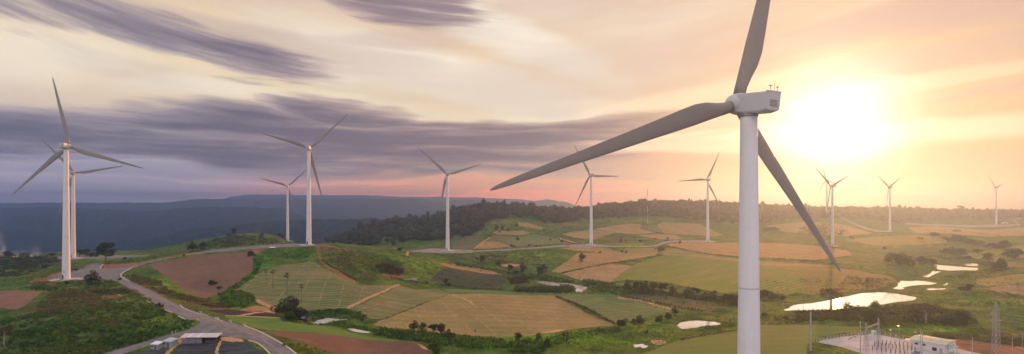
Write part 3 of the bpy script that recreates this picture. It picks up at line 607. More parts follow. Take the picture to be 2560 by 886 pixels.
# ground colours
gc = np.zeros(TZ.shape+(3,)); nz = fbm(TX/45, TY/45, 4, 21)[..., None]; nz2 = fbm(TX/14, TY/14, 3, 31)[..., None]
gA = np.array(srgb(66, 102, 34)); gB = np.array(srgb(102, 116, 44)); gD = np.array(srgb(46, 76, 32))
gc = gA*(1-nz)+gB*nz
gc = gc*(1-np.clip(nz2*1.6-.7, 0, 1)*.6)+gD*np.clip(nz2*1.6-.7, 0, 1)*.6
for cx, cy, rx, ry, col, s in TINT:
    d = ((TPX-cx)/rx)**2+((TPY-cy)/ry)**2
    k = (d < 1.35) & (TY < 2400)
    X = TX[k]; Y = TY[k]
    w = np.clip(1.35-d[k], 0, 1)*s*np.clip((fbm(X/18, Y/18, 3, int(cx))-.2)*2.2, .25, 1)
    w = np.where(VIS[k], w, w*.5)[..., None]
    cl = np.array(col); cl = cl*np.array([.96, 1.12, .82]) if cl[1] > cl[0]*1.08 else cl
    gc[k] = gc[k]*(1-w)+cl*w
far = np.clip((TY-1700)/600, 0, 1)[..., None]
gc = gc*(1-far)+np.array(srgb(46, 66, 40))*far
VV = np.stack([TX, TY, TZ], -1).reshape(-1, 3)
idx = np.arange(NR*NC).reshape(NR, NC)
QF = np.stack([idx[:-1, :-1], idx[:-1, 1:], idx[1:, 1:], idx[1:, :-1]], -1).reshape(-1, 4)
fq = FID[:-1, :-1].ravel()
def submesh(sel, name, mat, col=None):
    f = QF[sel]; u, inv = np.unique(f, return_inverse=True)
    return np_mesh(name, VV[u], inv.reshape(f.shape), mat, True, None if col is None else col.reshape(-1, 3)[u])
g = mobj('ground', submesh(fq == 0, 'ground', ground_mat(), gc)); tag(g, kind='structure')
for k in range(1, len(REG)):
    sel = fq == k
    if sel.sum() < 4: continue
    o = mobj(REG[k][0], submesh(sel, REG[k][0], REG[k][1])); tag(o, kind='structure')
WM = water_mat()
SHEENW = simple('painted_sheen_water', (.72, .70, .66), .15, var=.04, scale=.2, spec=.8)  # bright sky reflection painted into the base colour as pale diffuse water
for pi_, (W, lv) in enumerate(PONDW):
    me = bpy.data.meshes.new('pond'); me.from_pydata([(x, y, lv) for x, y in W], [], [tuple(range(len(W)))]); me.materials.append(SHEENW if pi_ in (0, 1, 3, 11) else WM); me.update()
    if me.polygons[0].normal.z < 0: me.flip_normals()
    tag(mobj('pond', me), kind='structure')
# ------------------------------------------------------------------ wind turbines
PAINT = simple('turbine_paint', (.56, .555, .56), .45, var=.05, scale=.4)
BLADEP = simple('blade_paint', (.29, .255, .225), .4, var=.05, scale=.3)
STEEL = simple('grey_steel', (.32, .33, .34), .45, .6, .1, 2.0)
DARKM = simple('dark_metal', (.05, .05, .055), .5, .3)
CONC = simple('weathered_concrete', (.46, .44, .42), .85, var=.15, scale=.6)
WHITE = simple('white_paint', (.72, .72, .70), .6, var=.08, scale=.5)
TH = 80.0
def tower_mesh():
    m, t = new_mat('tower_paint')
    co = t.n('ShaderNodeTexCoord').outputs['Object']
    z = t.xyz(co)[2]
    n = t.noise(t.v('MULTIPLY', co, (1, 1, .06)), .9, 4); ns = t.noise(t.v('MULTIPLY', co, (2.2, 2.2, .035)), 1.0, 5, .7); nd = t.noise(co, .35, 4, .6)
    col = t.mix(n, (.72, .71, .71), (.80, .79, .79))
    col = t.mix(t.m('MULTIPLY', t.ramp(ns, .52, .75), .35), col, (.46, .43, .40)); col = t.mix(t.m('MULTIPLY', t.ramp(nd, .5, .8), .2), col, (.5, .48, .45))
    # faint flange seams and thin weld rings
    for zz in (26.0, 53.0):
        k = t.ramp(t.m('ABSOLUTE', t.m('SUBTRACT', z, zz)), .16, .05)
        col = t.mix(t.m('MULTIPLY', k, .55), col, (.30, .28, .27))
    w = t.m('ABSOLUTE', t.m('SUBTRACT', t.m('FRACT', t.m('DIVIDE', z, 2.95)), .5))
    col = t.mix(t.m('MULTIPLY', t.ramp(w, .485, .497), .16), col, (.3, .3, .3))
    finish(t, col, .45)
    prof = [(2.08, -1.0), (2.08, 0.0), (2.05, 3), (1.87, 18), (1.77, 26), (1.66, 36), (1.46, 53), (1.33, 65), (1.20, 76.5), (1.18, 78.7)]
    return MB().lathe(prof, 40).mesh('tower', m, True)
def blade_mesh():
    secs = [  # r, chord, thickness, twist(deg), blend to airfoil, offset of leading edge
     (0.9, 1.75, 1.75, 0, 0), (2.6, 1.78, 1.78, 0, .0), (4.4, 2.2, 1.5, 14, .5), (6.4, 2.85, 1.05, 13, .9), (8.6, 3.15, .82, 11, 1), (11.5, 2.95, .66, 9, 1),
     (16, 2.5, .5, 6.5, 1), (21, 2.1, .4, 4.5, 1), (26, 1.75, .31, 3, 1), (31, 1.42, .24, 2, 1), (35.5, 1.12, .18, 1, 1), (39, .82, .13, .5, 1), (41, .52, .08, 0, 1), (41.9, .18, .04, 0, 1)]
    n = 20; vs = []; fs = []
    for r, c, th, tw, b in secs:
        tw = R(tw+2)
        for i in range(n):
            a = 2*math.pi*i/n
            cx_, cy_ = math.cos(a)*c/2, math.sin(a)*th/2          # circle / ellipse about the axis
            s = (1-math.cos(a))/2                                 # 0 at trailing side ... chord fraction from trailing
            u = 1-s                                               # 1 at +x (trailing)
            hx = 1-u                                              # along chord from trailing
            xf = u                                                # 0 leading .. 1 trailing
            yt = 5*(.2969*math.sqrt(max(xf, 0))-.126*xf-.3516*xf**2+.2843*xf**3-.1015*xf**4)
            ax = -c*.30 + xf*c
            ay = (1 if math.sin(a) >= 0 else -1)*yt*th*.98
            x = cx_*(1-b)+ax*b; y = cy_*(1-b)+ay*b
            vs.append((x*math.cos(tw)+y*math.sin(tw), -x*math.sin(tw)+y*math.cos(tw)+.9*(r/42)**2, r))
    for k in range(len(secs)-1):
        for i in range(n): fs.append((k*n+i, k*n+(i+1) % n, (k+1)*n+(i+1) % n, (k+1)*n+i))
    fs.append(tuple(range(n-1, -1, -1))); fs.append(tuple((len(secs)-1)*n+i for i in range(n)))
    return MB().add(vs, fs).mesh('blade', BLADEP, True)
def nacelle_mesh():
    m = MB(); secs = [(1.5, 1.05, -1.15, 1.15), (1.1, 1.28, -1.42, 1.32), (-1.0, 1.36, -1.5, 1.42), (-3.0, 1.36, -1.42, 1.46), (-4.1, 1.33, -1.12, 1.5), (-4.25, 1.28, -1.06, 1.45)]
    vs = []; fs = []; n = 12
    for y, w, zb, zt in secs:
        c = .28
        ring = [(-w, zb+c), (-w+c*.3, zb+c*.3), (-w+c, zb), (w-c, zb), (w-c*.3, zb+c*.3), (w, zb+c), (w, zt-c*.6), (w-c*.2, zt-c*.2), (w-c*.6, zt), (-w+c*.6, zt), (-w+c*.2, zt-c*.2), (-w, zt-c*.6)]
        vs += [(x, y, z) for x, z in ring]
    for k in range(len(secs)-1):
        for i in range(n): fs.append((k*n+i, (k+1)*n+i, (k+1)*n+(i+1) % n, k*n+(i+1) % n))
    fs.append(tuple(range(n))); fs.append(tuple((len(secs)-1)*n+i for i in range(n-1, -1, -1)))
    m.add(vs, fs); return m.mesh('nacelle', PAINT)
def hub_mesh():
    return MB().add(*[(lambda q: ([Vector((x, z, y)) for x, y, z in q.v], [tuple(reversed(f)) for f in q.f]))(MB().lathe([(1.15, .2), (1.5, .6), (1.62, 1.4), (1.6, 2.4), (1.35, 3.2), (.85, 3.75), (.3, 4.0), (.02, 4.05)], 28))][0]).mesh('hub', PAINT, True)
TOWER = tower_mesh(); BLADE = blade_mesh(); NAC = nacelle_mesh(); HUBM = hub_mesh()
lip = MB().box((0, -4.05, 1.52), (2.72, .5, .16)); LIP = lip.mesh('rear_lip', PAINT)
SEN2 = [MB().tube((-.7, -4.0, 1.55), (-.7, -4.0, 2.3), .035).tube((-.7, -4.22, 2.3), (-.7, -3.78, 2.3), .06).mesh('wind_sensor', DARKM), MB().tube((.75, -4.0, 1.55), (.75, -4.0, 2.2), .035).tube((.75, -4.2, 2.2), (.75, -3.8, 2.2), .06).mesh('wind_sensor', DARKM), MB().tube((.1, -4.0, 1.5), (.1, -4.0, 2.9), .025).mesh('lightning_rod', DARKM)]
VENT = MB()
for q in range(5): VENT.box((0, -4.28, -.5+q*.2), (1.5, .06, .09))
VENT = VENT.mesh('vent', BLADEP)
HAT = MB().box((.25, -1.6, 1.5), (1.1, 1.3, .14)).mesh('roof_hatch', PAINT)
YAW = MB().lathe([(1.22, -2.0), (1.3, -1.9), (1.3, -1.42)], 32).mesh('yaw_ring', STEEL)
SLAB = MB().lathe([(7.6, -.8), (7.6, .04), (7.3, .12), (2.9, .28), (2.75, .5), (2.3, .52)], 48).mesh('foundation', CONC)
dm = MB().box((0, -2.06, 1.9), (.95, .16, 2.2)).box((0, -2.55, .62), (1.3, 1.0, .1)); dm.box((0, -3.2, .35), (1.2, .5, .1))
DOORM = dm.mesh('door', DARKM)
sg = MB()
for zz, w in ((4.3, .55), (4.75, .8), (5.3, .42)): sg.box((0, -2.05, zz), (w, .05, .22))
SGM = sg.mesh('emblem', DARKM)
def turbine(label, tpx, D, hy, psi, th, tilt, L=3.0, group='wind turbines on the hills', zb=None):
    psi = R(psi); tilt = R(tilt); th = R(th)
    n = Vector((-math.sin(psi), math.cos(psi), 0))
    Dt = D-n.y*L
    x = (tpx-CX)/F*Dt; hz = (HY-hy)/F*D
    if zb is None: zb = float(ground_xy(x, Dt))
    e = empty('wind_turbine', (x, Dt, zb)); tag(e, label, 'wind turbine', group)
    s = (hz-zb)/TH
    t = mobj('tower', TOWER, e); t.scale = (1, 1, (hz-zb-1.5)/78.5); t.rotation_euler = (0, 0, psi*0)
    mobj('foundation', SLAB, e)
    dr = mobj('door', DOORM, e); dr.rotation_euler = (0, 0, R(-12))
    em = mobj('emblem', SGM, t); em.rotation_euler = (0, 0, R(8)); 
    M = Matrix.Translation((0, 0, hz-zb)) @ Matrix.Rotation(psi, 4, 'Z') @ Matrix.Rotation(tilt, 4, 'X')
    na = mobj('nacelle', NAC, e); na.matrix_local = M
    for me in [LIP, HAT, VENT]+SEN2: mobj(me.name, me, na)
    mobj('yaw_ring', YAW, e).matrix_local = Matrix.Translation((0, 0, hz-zb)) @ Matrix.Rotation(psi, 4, 'Z')
    h = mobj('hub', HUBM, e); h.matrix_local = M
    for k in range(3):
        b = mobj('blade', BLADE, e)
        b.matrix_local = M @ Matrix.Translation((0, L-.35, 0)) @ Matrix.Rotation(th+k*2*math.pi/3, 4, 'Y')
    return e
TURB = [
 turbine('huge close-up wind turbine with pale tower crossing the whole frame height beside the sun', 1872, 84.4, 266, 27.1, 11.1, 6.9, 2.5, zb=-65.3),
 turbine('tall wind turbine on the round slab of the asphalt pad beside the left road', 165.5, 332, 367, 7.9, 107.2, .7),
 turbine('wind turbine just behind and right of the tallest left one, on the farther gravel pad', 183, 526, 433, 14, 79.5, 2),
 turbine('larger of the two turbines on the hill crest above the brown hollow field', 772, 464, 371, 5.3, 47, 2.8),
 turbine('smaller turbine standing left behind the one on the hill crest above the hollow field', 719, 817, 466, 10, 46, 2),
 turbine('wind turbine on a pale pad in front of the dark forested hill', 1119, 605, 436, 21.1, 72.5, -5.4),
 turbine('wind turbine behind the tip of the huge blade, with brown fields at its foot', 1478, 668, 439, 24.6, 89.7, -2.3),
 turbine('wind turbine left of the huge tower, at the end of the curving track', 1769.5, 737, 450, 15.4, 26.4, 4.4),
 turbine('wind turbine in the sun glare, right of the huge blade pointing down', 2081, 757, 466, 25, 68, 2),
 turbine('small distant turbine in the glare, partly behind a nearer one, at the forest edge', 2067, 1333, 451, 25, 100, 2),
 turbine('distant turbine right of the sun, where the winding pale road ends', 2225, 1054, 468, 22.6, 61.9, 3.8),
 turbine('smallest turbine far at the right against the hazy forest ridge', 2491, 1397, 469, 21.1, 75, 2),
]

# ------------------------------------------------------------------ camera
cam = bpy.data.cameras.new('camera'); co = bpy.data.objects.new('camera', cam); C.objects.link(co)
co.location = (0, 0, 0); co.rotation_euler = (R(90), 0, 0)
cam.sensor_width = 36; cam.lens = F/2560*36; cam.shift_y = 69.0/2560
cam.clip_start = .5; cam.clip_end = 60000
scene.camera = co

# ------------------------------------------------------------------ sun and sky
SAZ = math.atan2(2088-CX, F); SEL = math.atan2((HY-322), math.hypot(2088-CX, F))
sun = bpy.data.lights.new('sun', 'SUN'); sun.energy = SUN_E; sun.color = SUN_C; sun.angle = R(.6)
so = bpy.data.objects.new('sun', sun); C.objects.link(so)
sd = Vector((math.sin(SAZ)*math.cos(SEL), math.cos(SAZ)*math.cos(SEL), math.sin(SEL)))
so.rotation_euler = sd.to_track_quat('Z', 'Y').to_euler()
w = bpy.data.worlds.new('World'); scene.world = w; w.use_nodes = True; w.node_tree.nodes.clear()
t = NT(w.node_tree)
dirv = t.v('NORMALIZE', t.n('ShaderNodeTexCoord').outputs['Generated'])
dx, dy, dz = t.xyz(dirv)
az = t.m('ARCTAN2', dx, dy)
te = t.m('DIVIDE', dz, t.m('MAXIMUM', t.m('SQRT', t.m('ADD', t.m('MULTIPLY', dx, dx), t.m('MULTIPLY', dy, dy))), .02))
def A(px): return math.atan((px-CX)/F)
def E(px, py): return (HY-py)/F*math.cos(A(px))
# streaky coordinates: long soft bands that bow slightly with height
te2 = t.m('SUBTRACT', te, t.m('MULTIPLY', t.m('MULTIPLY', az, az), t.m('MULTIPLY', t.ramp(te, .08, .3), .17)))
pv = t.comb(az, te2, 0.0)
w1 = t.noise(t.v('MULTIPLY', pv, (2.2, 9, 1)), 1.0, 3, .55)
w2 = t.noise(t.v('ADD', t.v('MULTIPLY', pv, (2.0, 10, 1)), (7.3, 3.1, 0)), 1.0, 3, .55)
azw = t.m('ADD', az, t.m('MULTIPLY', t.m('SUBTRACT', w2, .5), .30))
tew = t.m('ADD', te, t.m('MULTIPLY', t.m('SUBTRACT', w1, .5), .085))
tef = t.m('ADD', te2, t.m('MULTIPLY', t.m('SUBTRACT', w1, .5), .05))
s1 = t.noise(t.comb(t.m('MULTIPLY', az, 2.6), t.m('MULTIPLY', tef, 26), 1.7), 1.0, 5, .6)
s2 = t.noise(t.comb(t.m('MULTIPLY', az, 5.5), t.m('MULTIPLY', tef, 75), 4.1), 1.0, 4, .6)
s4 = t.noise(t.comb(t.m('MULTIPLY', az, 1.3), t.m('MULTIPLY', te2, 44), 6.6), 1.0, 4, .6)
s3 = t.noise(t.comb(t.m('MULTIPLY', az, 1.6), t.m('MULTIPLY', te2, 7), 9.3), 1.0, 4, .5)
def blob(px, py, rx, ry, slope=0.0, k=1.0, soft=1.0):
    """soft cloud patch: centre and half sizes as they read in the photograph, kept as sky directions"""
    a0, e0 = A(px), E(px, py); c = math.cos(a0)
    sa = rx/F*c*c; se = ry/F*c
    ua = t.m('SUBTRACT', azw, a0)
    ue = t.m('ADD', t.m('SUBTRACT', tew, e0), t.m('MULTIPLY', ua, slope))
    q = t.m('ADD', t.m('POWER', t.m('ABSOLUTE', t.m('DIVIDE', ua, sa)), 2.0), t.m('POWER', t.m('ABSOLUTE', t.m('DIVIDE', ue, se)), 2.0))
    return t.m('MULTIPLY', t.ramp(q, 1.0+soft, 0.15), k)
def union(L):
    o = L[0]
    for b in L[1:]: o = t.m('MAXIMUM', o, b)
    return o
# clear-sky and thin-cloud colours
left = t.ramp(az, A(1150), A(300)); right = t.ramp(az, A(1300), A(1900))
def tri(l, c, r): return t.mix(right, t.mix(left, srgb(*c), srgb(*l)), srgb(*r))
def up(c, f): return tuple(min(q*f, 255*1.3) for q in c)
hor = tri(HOR[0], HOR[1], HOR[2])
low = tri((208,190,200), (262,190,146), (226,170,120))
mid = tri((240,212,172), (248,218,172), (220,180,138))
top = tri((218,190,174), (226,196,172), (200,164,148))
sky = t.mix(t.ramp(te, .012, .05), hor, low)
sky = t.mix(t.ramp(tef, .07, .16), sky, mid)
sky = t.mix(t.ramp(tef, .22, .36), sky, top)
back = t.ramp(t.m('ABSOLUTE', az), 1.0, 2.2)
sky = t.mix(back, sky, srgb(*BACKC))
sky = t.mix(t.ramp(te, .5, 1.6), sky, srgb(*ZENC))
# bright cream streaks
br = t.m('MULTIPLY', t.ramp(s3, .42, .72), t.ramp(te, .08, .16))
sky = t.mix(t.m('MULTIPLY', br, .55), sky, (1.0, .88, .68))
bb = union([blob(1120, 200, 330, 45, .25, .9, 2), blob(1290, 90, 200, 60, .5, 1, 2), blob(520, 235, 160, 22, 0, .6, 2), blob(80, 150, 200, 50, 0, .5, 2), blob(880, 180, 200, 30, 0, .7, 2)])
sky = t.mix(t.m('MULTIPLY', bb, .8), sky, (1.02, .93, .76))
# thin mauve veils
ve = t.m('MULTIPLY', t.ramp(t.m('ADD', t.m('MULTIPLY', s1, .6), t.m('MULTIPLY', s3, .4)), .45, .72), .5)
veilc = tri((172,152,156), (210,176,160), (226,178,140))
sky = t.mix(ve, sky, veilc)
v2 = union([blob(2380, 20, 420, 50, -.05, .75, 2), blob(560, 90, 500, 30, .12, .5, 2.5), blob(1500, 180, 380, 60, -.1, .45, 2), blob(2330, 150, 330, 30, -.2, .5, 2), blob(2480, 225, 200, 12, -.15, .5, 1.5), blob(1650, 190, 330, 40, -.1, .45, 2), blob(1000, 100, 250, 20, -.1, .35, 2)])
sky = t.mix(v2, sky, tri((176,156,162), (206,176,162), (206,168,156)))
# heavy purple-grey clouds
dk = union([
 blob(-250, 320, 560, 62, 0, 1, .55), blob(300, 330, 560, 60, -.01, 1, .55), blob(700, 350, 480, 78, .02, 1, .6), blob(880, 290, 210, 34, .1, .95, .8), blob(1150, 345, 380, 48, 0, .95, .7), blob(1010, 400, 420, 42, -.02, .9, .8),
 blob(1420, 325, 280, 30, -.08, .95, 1.1), blob(1290, 395, 300, 48, 0, .85, 1), blob(1540, 318, 140, 14, -.1, .85, 1),
 blob(100, 35, 330, 30, .14, .68, 1.8), blob(330, 30, 230, 20, .2, .6, 2), blob(-300, 20, 400, 30, .05, .6, 1.6), blob(500, 118, 330, 44, .12, .75, 1.6), blob(640, 135, 200, 30, .1, .5, 1.6), blob(1080, 15, 190, 50, .1, .8, 1.8), blob(640, 212, 120, 12, 0, .4, 1.4)])
gate = t.ramp(dk, 0, .3)
fdk = t.m('ADD', dk, t.m('MULTIPLY', gate, t.m('ADD', t.m('ADD', t.m('MULTIPLY', t.m('SUBTRACT', s1, .5), 1.15), t.m('MULTIPLY', t.m('SUBTRACT', s4, .5), .95)), t.m('MULTIPLY', t.m('SUBTRACT', s2, .5), 1.0))))
edge = t.ramp(fdk, .18, .78)
core = t.ramp(fdk, .55, 1.15)
dkc = tri((94, 87, 106), (110, 92, 106), (166, 126, 108))
lit = t.mix(core, tri((160,145,152), (184,152,146), (214,168,134)), dkc)
lit = t.mix(t.m('MULTIPLY', t.ramp(te, .2, .3), .5), lit, srgb(140, 122, 128))
sky = t.mix(t.m('MULTIPLY', edge, .95), sky, lit)
# low warm cloud bank beside the sun, thin grey bars near the horizon on the left
bk = union([blob(1700, 412, 330, 22, 0, .75, 1), blob(2450, 405, 420, 30, 0, .6, 1), blob(2050, 420, 300, 20, 0, .35, 1), blob(1550, 440, 260, 14, 0, .55, 1)])
sky = t.mix(bk, sky, tri((176,160,170), (206,162,152), (218,164,128)))
lb = union([blob(60, 378, 330, 7, 0, .8, 1), blob(420, 420, 420, 16, 0, .55, 1.4), blob(500, 455, 500, 8, 0, .4, 1.5), blob(200, 470, 500, 14, 0, .5, 1.5)])
sky = t.mix(lb, sky, tri((160,154,180), (190,160,168), (190,160,168)))
pk = union([blob(1180, 470, 420, 14, 0, .8, 1.5), blob(820, 432, 200, 8, 0, .25, 1.4)])
sky = t.mix(pk, sky, (1.25, .50, .26))
sb = union([blob(1790, 352, 230, 20, -.03, 1, 1.6), blob(1640, 340, 150, 8, -.05, .8, 1.4), blob(2440, 330, 320, 24, 0, .6, 2), blob(2330, 205, 230, 14, -.12, .45, 2), blob(1700, 250, 260, 16, -.12, .4, 2)])
sky = t.mix(t.m('MULTIPLY', sb, t.m('ADD', .45, t.m('MULTIPLY', t.ramp(s1, .35, .65), .5))), sky, (1.15, .92, .62))
# glow of the sun through the cloud
warp_ = t.m('ADD', .72, t.m('ADD', t.m('MULTIPLY', s1, .32), t.m('MULTIPLY', s4, .26)))
ang = t.m('MULTIPLY', warp_, t.m('ARCCOSINE', t.m('MINIMUM', t.v('DOT_PRODUCT', dirv, tuple(sd), out=1), 1.0)))
g1 = t.m('EXPONENT', t.m('MULTIPLY', t.m('POWER', t.m('DIVIDE', ang, .078), 2.0), -1.0))
g2 = t.m('EXPONENT', t.m('MULTIPLY', t.m('DIVIDE', ang, .13), -1.0))
g3 = t.m('EXPONENT', t.m('MULTIPLY', t.m('POWER', t.m('DIVIDE', ang, .24), 2.0), -1.0))
def scl(c, f): return t.v('SCALE', c, f)
glow = t.v('ADD', t.v('ADD', scl((1, .95, .82), t.m('MULTIPLY', g1, GL1)), scl((1, .64, .34), t.m('MULTIPLY', g2, GL2))), scl((1, .62, .28), t.m('MULTIPLY', g3, GL3)))
glow = t.v('SCALE', glow, t.m('SUBTRACT', 1.0, t.m('MULTIPLY', t.m('MAXIMUM', bk, t.m('MAXIMUM', t.m('MULTIPLY', ve, .9), t.m('MULTIPLY', v2, .8))), .6)))
sky = t.v('ADD', sky, glow)
sky = t.mix(t.ramp(te, -.003, -.02), sky, srgb(150, 140, 140))
nis = t.n('ShaderNodeTexSky', sky_type='NISHITA'); nis.sun_disc = False; nis.sun_elevation = SEL; nis.sun_rotation = SAZ
nis.altitude = 300
b1 = t.n('ShaderNodeBackground'); t.setin(b1.inputs[0], nis.outputs[0]); b1.inputs[1].default_value = NIS
b2 = t.n('ShaderNodeBackground'); t.setin(b2.inputs[0], sky); b2.inputs[1].default_value = SKYK
ad = t.n('ShaderNodeMixShader'); ad.inputs[0].default_value = .88; o = t.n('ShaderNodeOutputWorld')
t.nt.links.new(b1.outputs[0], ad.inputs[1]); t.nt.links.new(b2.outputs[0], ad.inputs[2]); t.nt.links.new(ad.outputs[0], o.inputs[0])
w.cycles.sampling_method = 'MANUAL'; w.cycles.sample_map_resolution = 1024

# ------------------------------------------------------------------ haze: one closed box round everything
if HAZE > 0:
    m, t = new_mat('haze_air')
    pvn = t.n('ShaderNodeVolumePrincipled'); pvn.inputs['Color'].default_value = HAZE_C+(1,); pvn.inputs['Density'].default_value = HAZE
    pvn.inputs['Anisotropy'].default_value = HAZE_G; pvn.inputs['Absorption Color'].default_value = (0, 0, 0, 1)
    oo = t.n('ShaderNodeOutputMaterial'); t.nt.links.new(pvn.outputs[0], oo.inputs['Volume'])
    hb = MB().box((0, 3150, -72), (12600, 6700, 404)).build('haze', m); tag(hb, kind='stuff')
scene.render.engine = 'CYCLES'
scene.view_settings.view_transform = 'Standard'; scene.view_settings.look = 'None'; scene.view_settings.exposure = EXPO; scene.view_settings.gamma = 1
cy = scene.cycles; cy.use_denoising = True; cy.max_bounces = 5; cy.diffuse_bounces = 2; cy.glossy_bounces = 2; cy.transmission_bounces = 2; cy.volume_bounces = 0
cy.transparent_max_bounces = 6; cy.volume_max_steps = 64; cy.use_adaptive_sampling = True; cy.adaptive_threshold = .02
cy.sample_clamp_indirect = 4
# ------------------------------------------------------------------ distant wooded ridges
def ridge_mat(name, ca, cb):
    m, t = new_mat(name)
    p = pos(t); n1 = t.noise(p, .012, 5, .65); n2 = t.noise(p, .06, 4, .7)
    c = t.mix(t.ramp(n1, .3, .7), ca, cb)
    c = t.mix(.9, c, t.mix(t.ramp(n2, .35, .65), (.2, .2, .2), (1.7, 1.7, 1.7)), 'MULTIPLY')
    h = t.m('ADD', t.m('MULTIPLY', n1, 50.0), t.m('MULTIPLY', n2, 14.0))
    finish(t, c, 1.0, t.bump(h, 1.0, 1.0), spec=0.0); return m
RM = ridge_mat('far_woodland', srgb(16, 36, 30), srgb(42, 68, 50))
def ridge(sky, Yc, foot, zf, seed, tree=9.0, relief=1.0, step=2.0):
    xs = np.arange(sky[0][0], sky[-1][0]+.1, step)
    sy = np.interp(xs, [a for a, b in sky], [b for a, b in sky])
    for _ in range(3): sy = np.convolve(np.pad(sy, 2, 'edge'), np.ones(5)/5, 'valid')
    zc = (HY-sy)/F*Yc
    T = np.concatenate([np.linspace(0, 1, 90), np.linspace(1.02, 1.5, 12)])
    Y0 = Yc*foot
    V = []
    for tt in T:
        Y = Y0+(Yc-Y0)*tt
        s = math.sin(min(tt, 1)*math.pi/2)**1.15 if tt <= 1 else 1-(tt-1)**2*1.6
        Yv = np.full(xs.shape, Y)
        X = (xs-CX)/F*Y
        z = zf+(zc-zf)*s
        # gullies running down the slope and tree-crown roughness
        g = (fbm(X/(Yc*.055)+Y/(Yc*.3), Y/(Yc*.16), 5, seed)-.5)*(zc-zf)*.34*relief*(1-min(tt, 1)**5*.95)
        tr = (fbm(X/(tree*1.6), Y/(tree*1.6), 3, seed+5))*tree*1.1-tree*.45
        V.append(np.stack([X+(fbm(X/60, Y/60, 2, seed+9)-.5)*20, Yv, z+g+tr], -1))
    V = np.array(V); nr, nc = V.shape[:2]; ii = np.arange(nr*nc).reshape(nr, nc)
    fq_ = np.stack([ii[:-1, :-1], ii[:-1, 1:], ii[1:, 1:], ii[1:, :-1]], -1).reshape(-1, 4)
    o = mobj('distant_hills', np_mesh('distant_hills', V.reshape(-1, 3), fq_, RM, True)); tag(o, kind='structure')
ridge([(300,640),(340,612),(400,594),(440,580),(500,573),(560,568),(640,560),(700,554),(780,551),(830,549),(870,553),(930,548),(1000,556),(1100,575),(1200,600)], 1900, .72, -230, 3, 11, .8, 1.2)
ridge([(-700,530),(0,522),(120,520),(200,522),(330,529),(400,529),(440,521),(540,519),(640,519),(690,523),(740,538),(820,556),(900,580),(1000,620)], 2900, .6, -240, 13, 12, 1.6, 1.5)
ridge([(-700,512),(0,509),(100,508),(200,509),(300,511),(420,507),(470,501),(500,498),(600,499),(700,501),(830,500),(950,500),(1100,503),(1200,506),(1300,513),(1450,522),(1600,532)], 4400, .66, -250, 23, 16, 1.3, 1.5)
ridge([(500,512),(545,503),(580,493),(620,488),(700,488),(770,490),(900,489),(1000,493),(1100,494),(1200,496),(1300,499),(1350,505),(1440,515),(1560,530)], 5700, .8, -250, 33, 14, .5, 2.0)
ridge([(1280,520),(1320,508),(1340,503),(1365,500),(1385,502),(1400,506),(1410,505),(1430,512),(1450,519),(1500,530)], 5100, .8, -250, 43, 14, .6, 2.0)

# ------------------------------------------------------------------ foliage
def leaf_mat(name='leaves'):
    m, t = new_mat(name)
    a = t.n('ShaderNodeAttribute'); a.attribute_name = 'Col'
    oi = t.n('ShaderNodeObjectInfo')
    c = t.mix(t.m('MULTIPLY', oi.outputs['Random'], .35), a.outputs['Color'], t.mix(.5, a.outputs['Color'], srgb(96, 92, 44)))
    d = t.n('ShaderNodeBsdfDiffuse'); tr = t.n('ShaderNodeBsdfTranslucent'); mx = t.n('ShaderNodeMixShader'); o = t.n('ShaderNodeOutputMaterial')
    t.setin(d.inputs[0], c); t.setin(tr.inputs[0], t.mix(.5, c, srgb(120, 130, 40))); mx.inputs[0].default_value = .3
    t.nt.links.new(d.outputs[0], mx.inputs[1]); t.nt.links.new(tr.outputs[0], mx.inputs[2]); t.nt.links.new(mx.outputs[0], o.inputs[0])
    return m
LEAF = leaf_mat(); BARK = simple('bark', (.16, .12, .09), .95, var=.25, scale=2.0); PALEBARK = simple('pale_bark', (.42, .38, .33), .9, var=.2, scale=2.0)
def leaf_quads(cen, size, rng, col, flat=.0):
    """random leaf-spray quads at points"""
    n = len(cen)
    a = rng.normal(size=(n, 3)); a /= np.linalg.norm(a, axis=1, keepdims=True)
    a[:, 2] *= (1-flat)
    b = np.cross(a, rng.normal(size=(n, 3))); b /= np.linalg.norm(b, axis=1, keepdims=True)+1e-9
    a /= np.linalg.norm(a, axis=1, keepdims=True)+1e-9
    s = (np.asarray(size)*rng.uniform(.6, 1.3, n))[:, None]
    w = s*rng.uniform(.45, .8, (n, 1))
    v = np.stack([cen-a*s*.5, cen+b*w*.5, cen+a*s*.5, cen-b*w*.5], 1).reshape(-1, 3)
    f = np.arange(4*n).reshape(n, 4)
    c = np.repeat(np.clip(np.asarray(col)*rng.uniform(.65, 1.4, (n, 1)), 0, 1), 4, 0)
    return v, f, c
def crown_mesh(name, clumps, n, leaf, cols, seed):
    rng = np.random.default_rng(seed); P = []; Cc = []
    vol = np.array([c[1][0]*c[1][1]*c[1][2] for c in clumps])**.75; vol /= vol.sum()
    for (c, r), v in zip(clumps, vol):
        k = max(12, int(n*v)); d = rng.normal(size=(k, 3)); d /= np.linalg.norm(d, axis=1, keepdims=True)
        rad = rng.uniform(.45, 1.05, (k, 1))**.6
        P.append(np.array(c)+d*rad*np.array(r)); Cc.append(np.tile(np.array(cols[rng.integers(len(cols))]), (k, 1)))
    P = np.concatenate(P); v, f, c = leaf_quads(P, np.full(len(P), leaf), rng, np.concatenate(Cc))
    return np_mesh(name, v, f, LEAF, False, c)
GC = [srgb(44, 60, 30), srgb(58, 78, 36), srgb(74, 98, 40), srgb(50, 66, 40)]
GD = [srgb(38, 48, 30), srgb(46, 58, 34), srgb(54, 66, 36)]
GL_ = [srgb(74, 96, 40), srgb(60, 80, 36), srgb(90, 108, 44)]
GO = [srgb(96, 84, 56), srgb(84, 80, 50), srgb(72, 70, 42)]
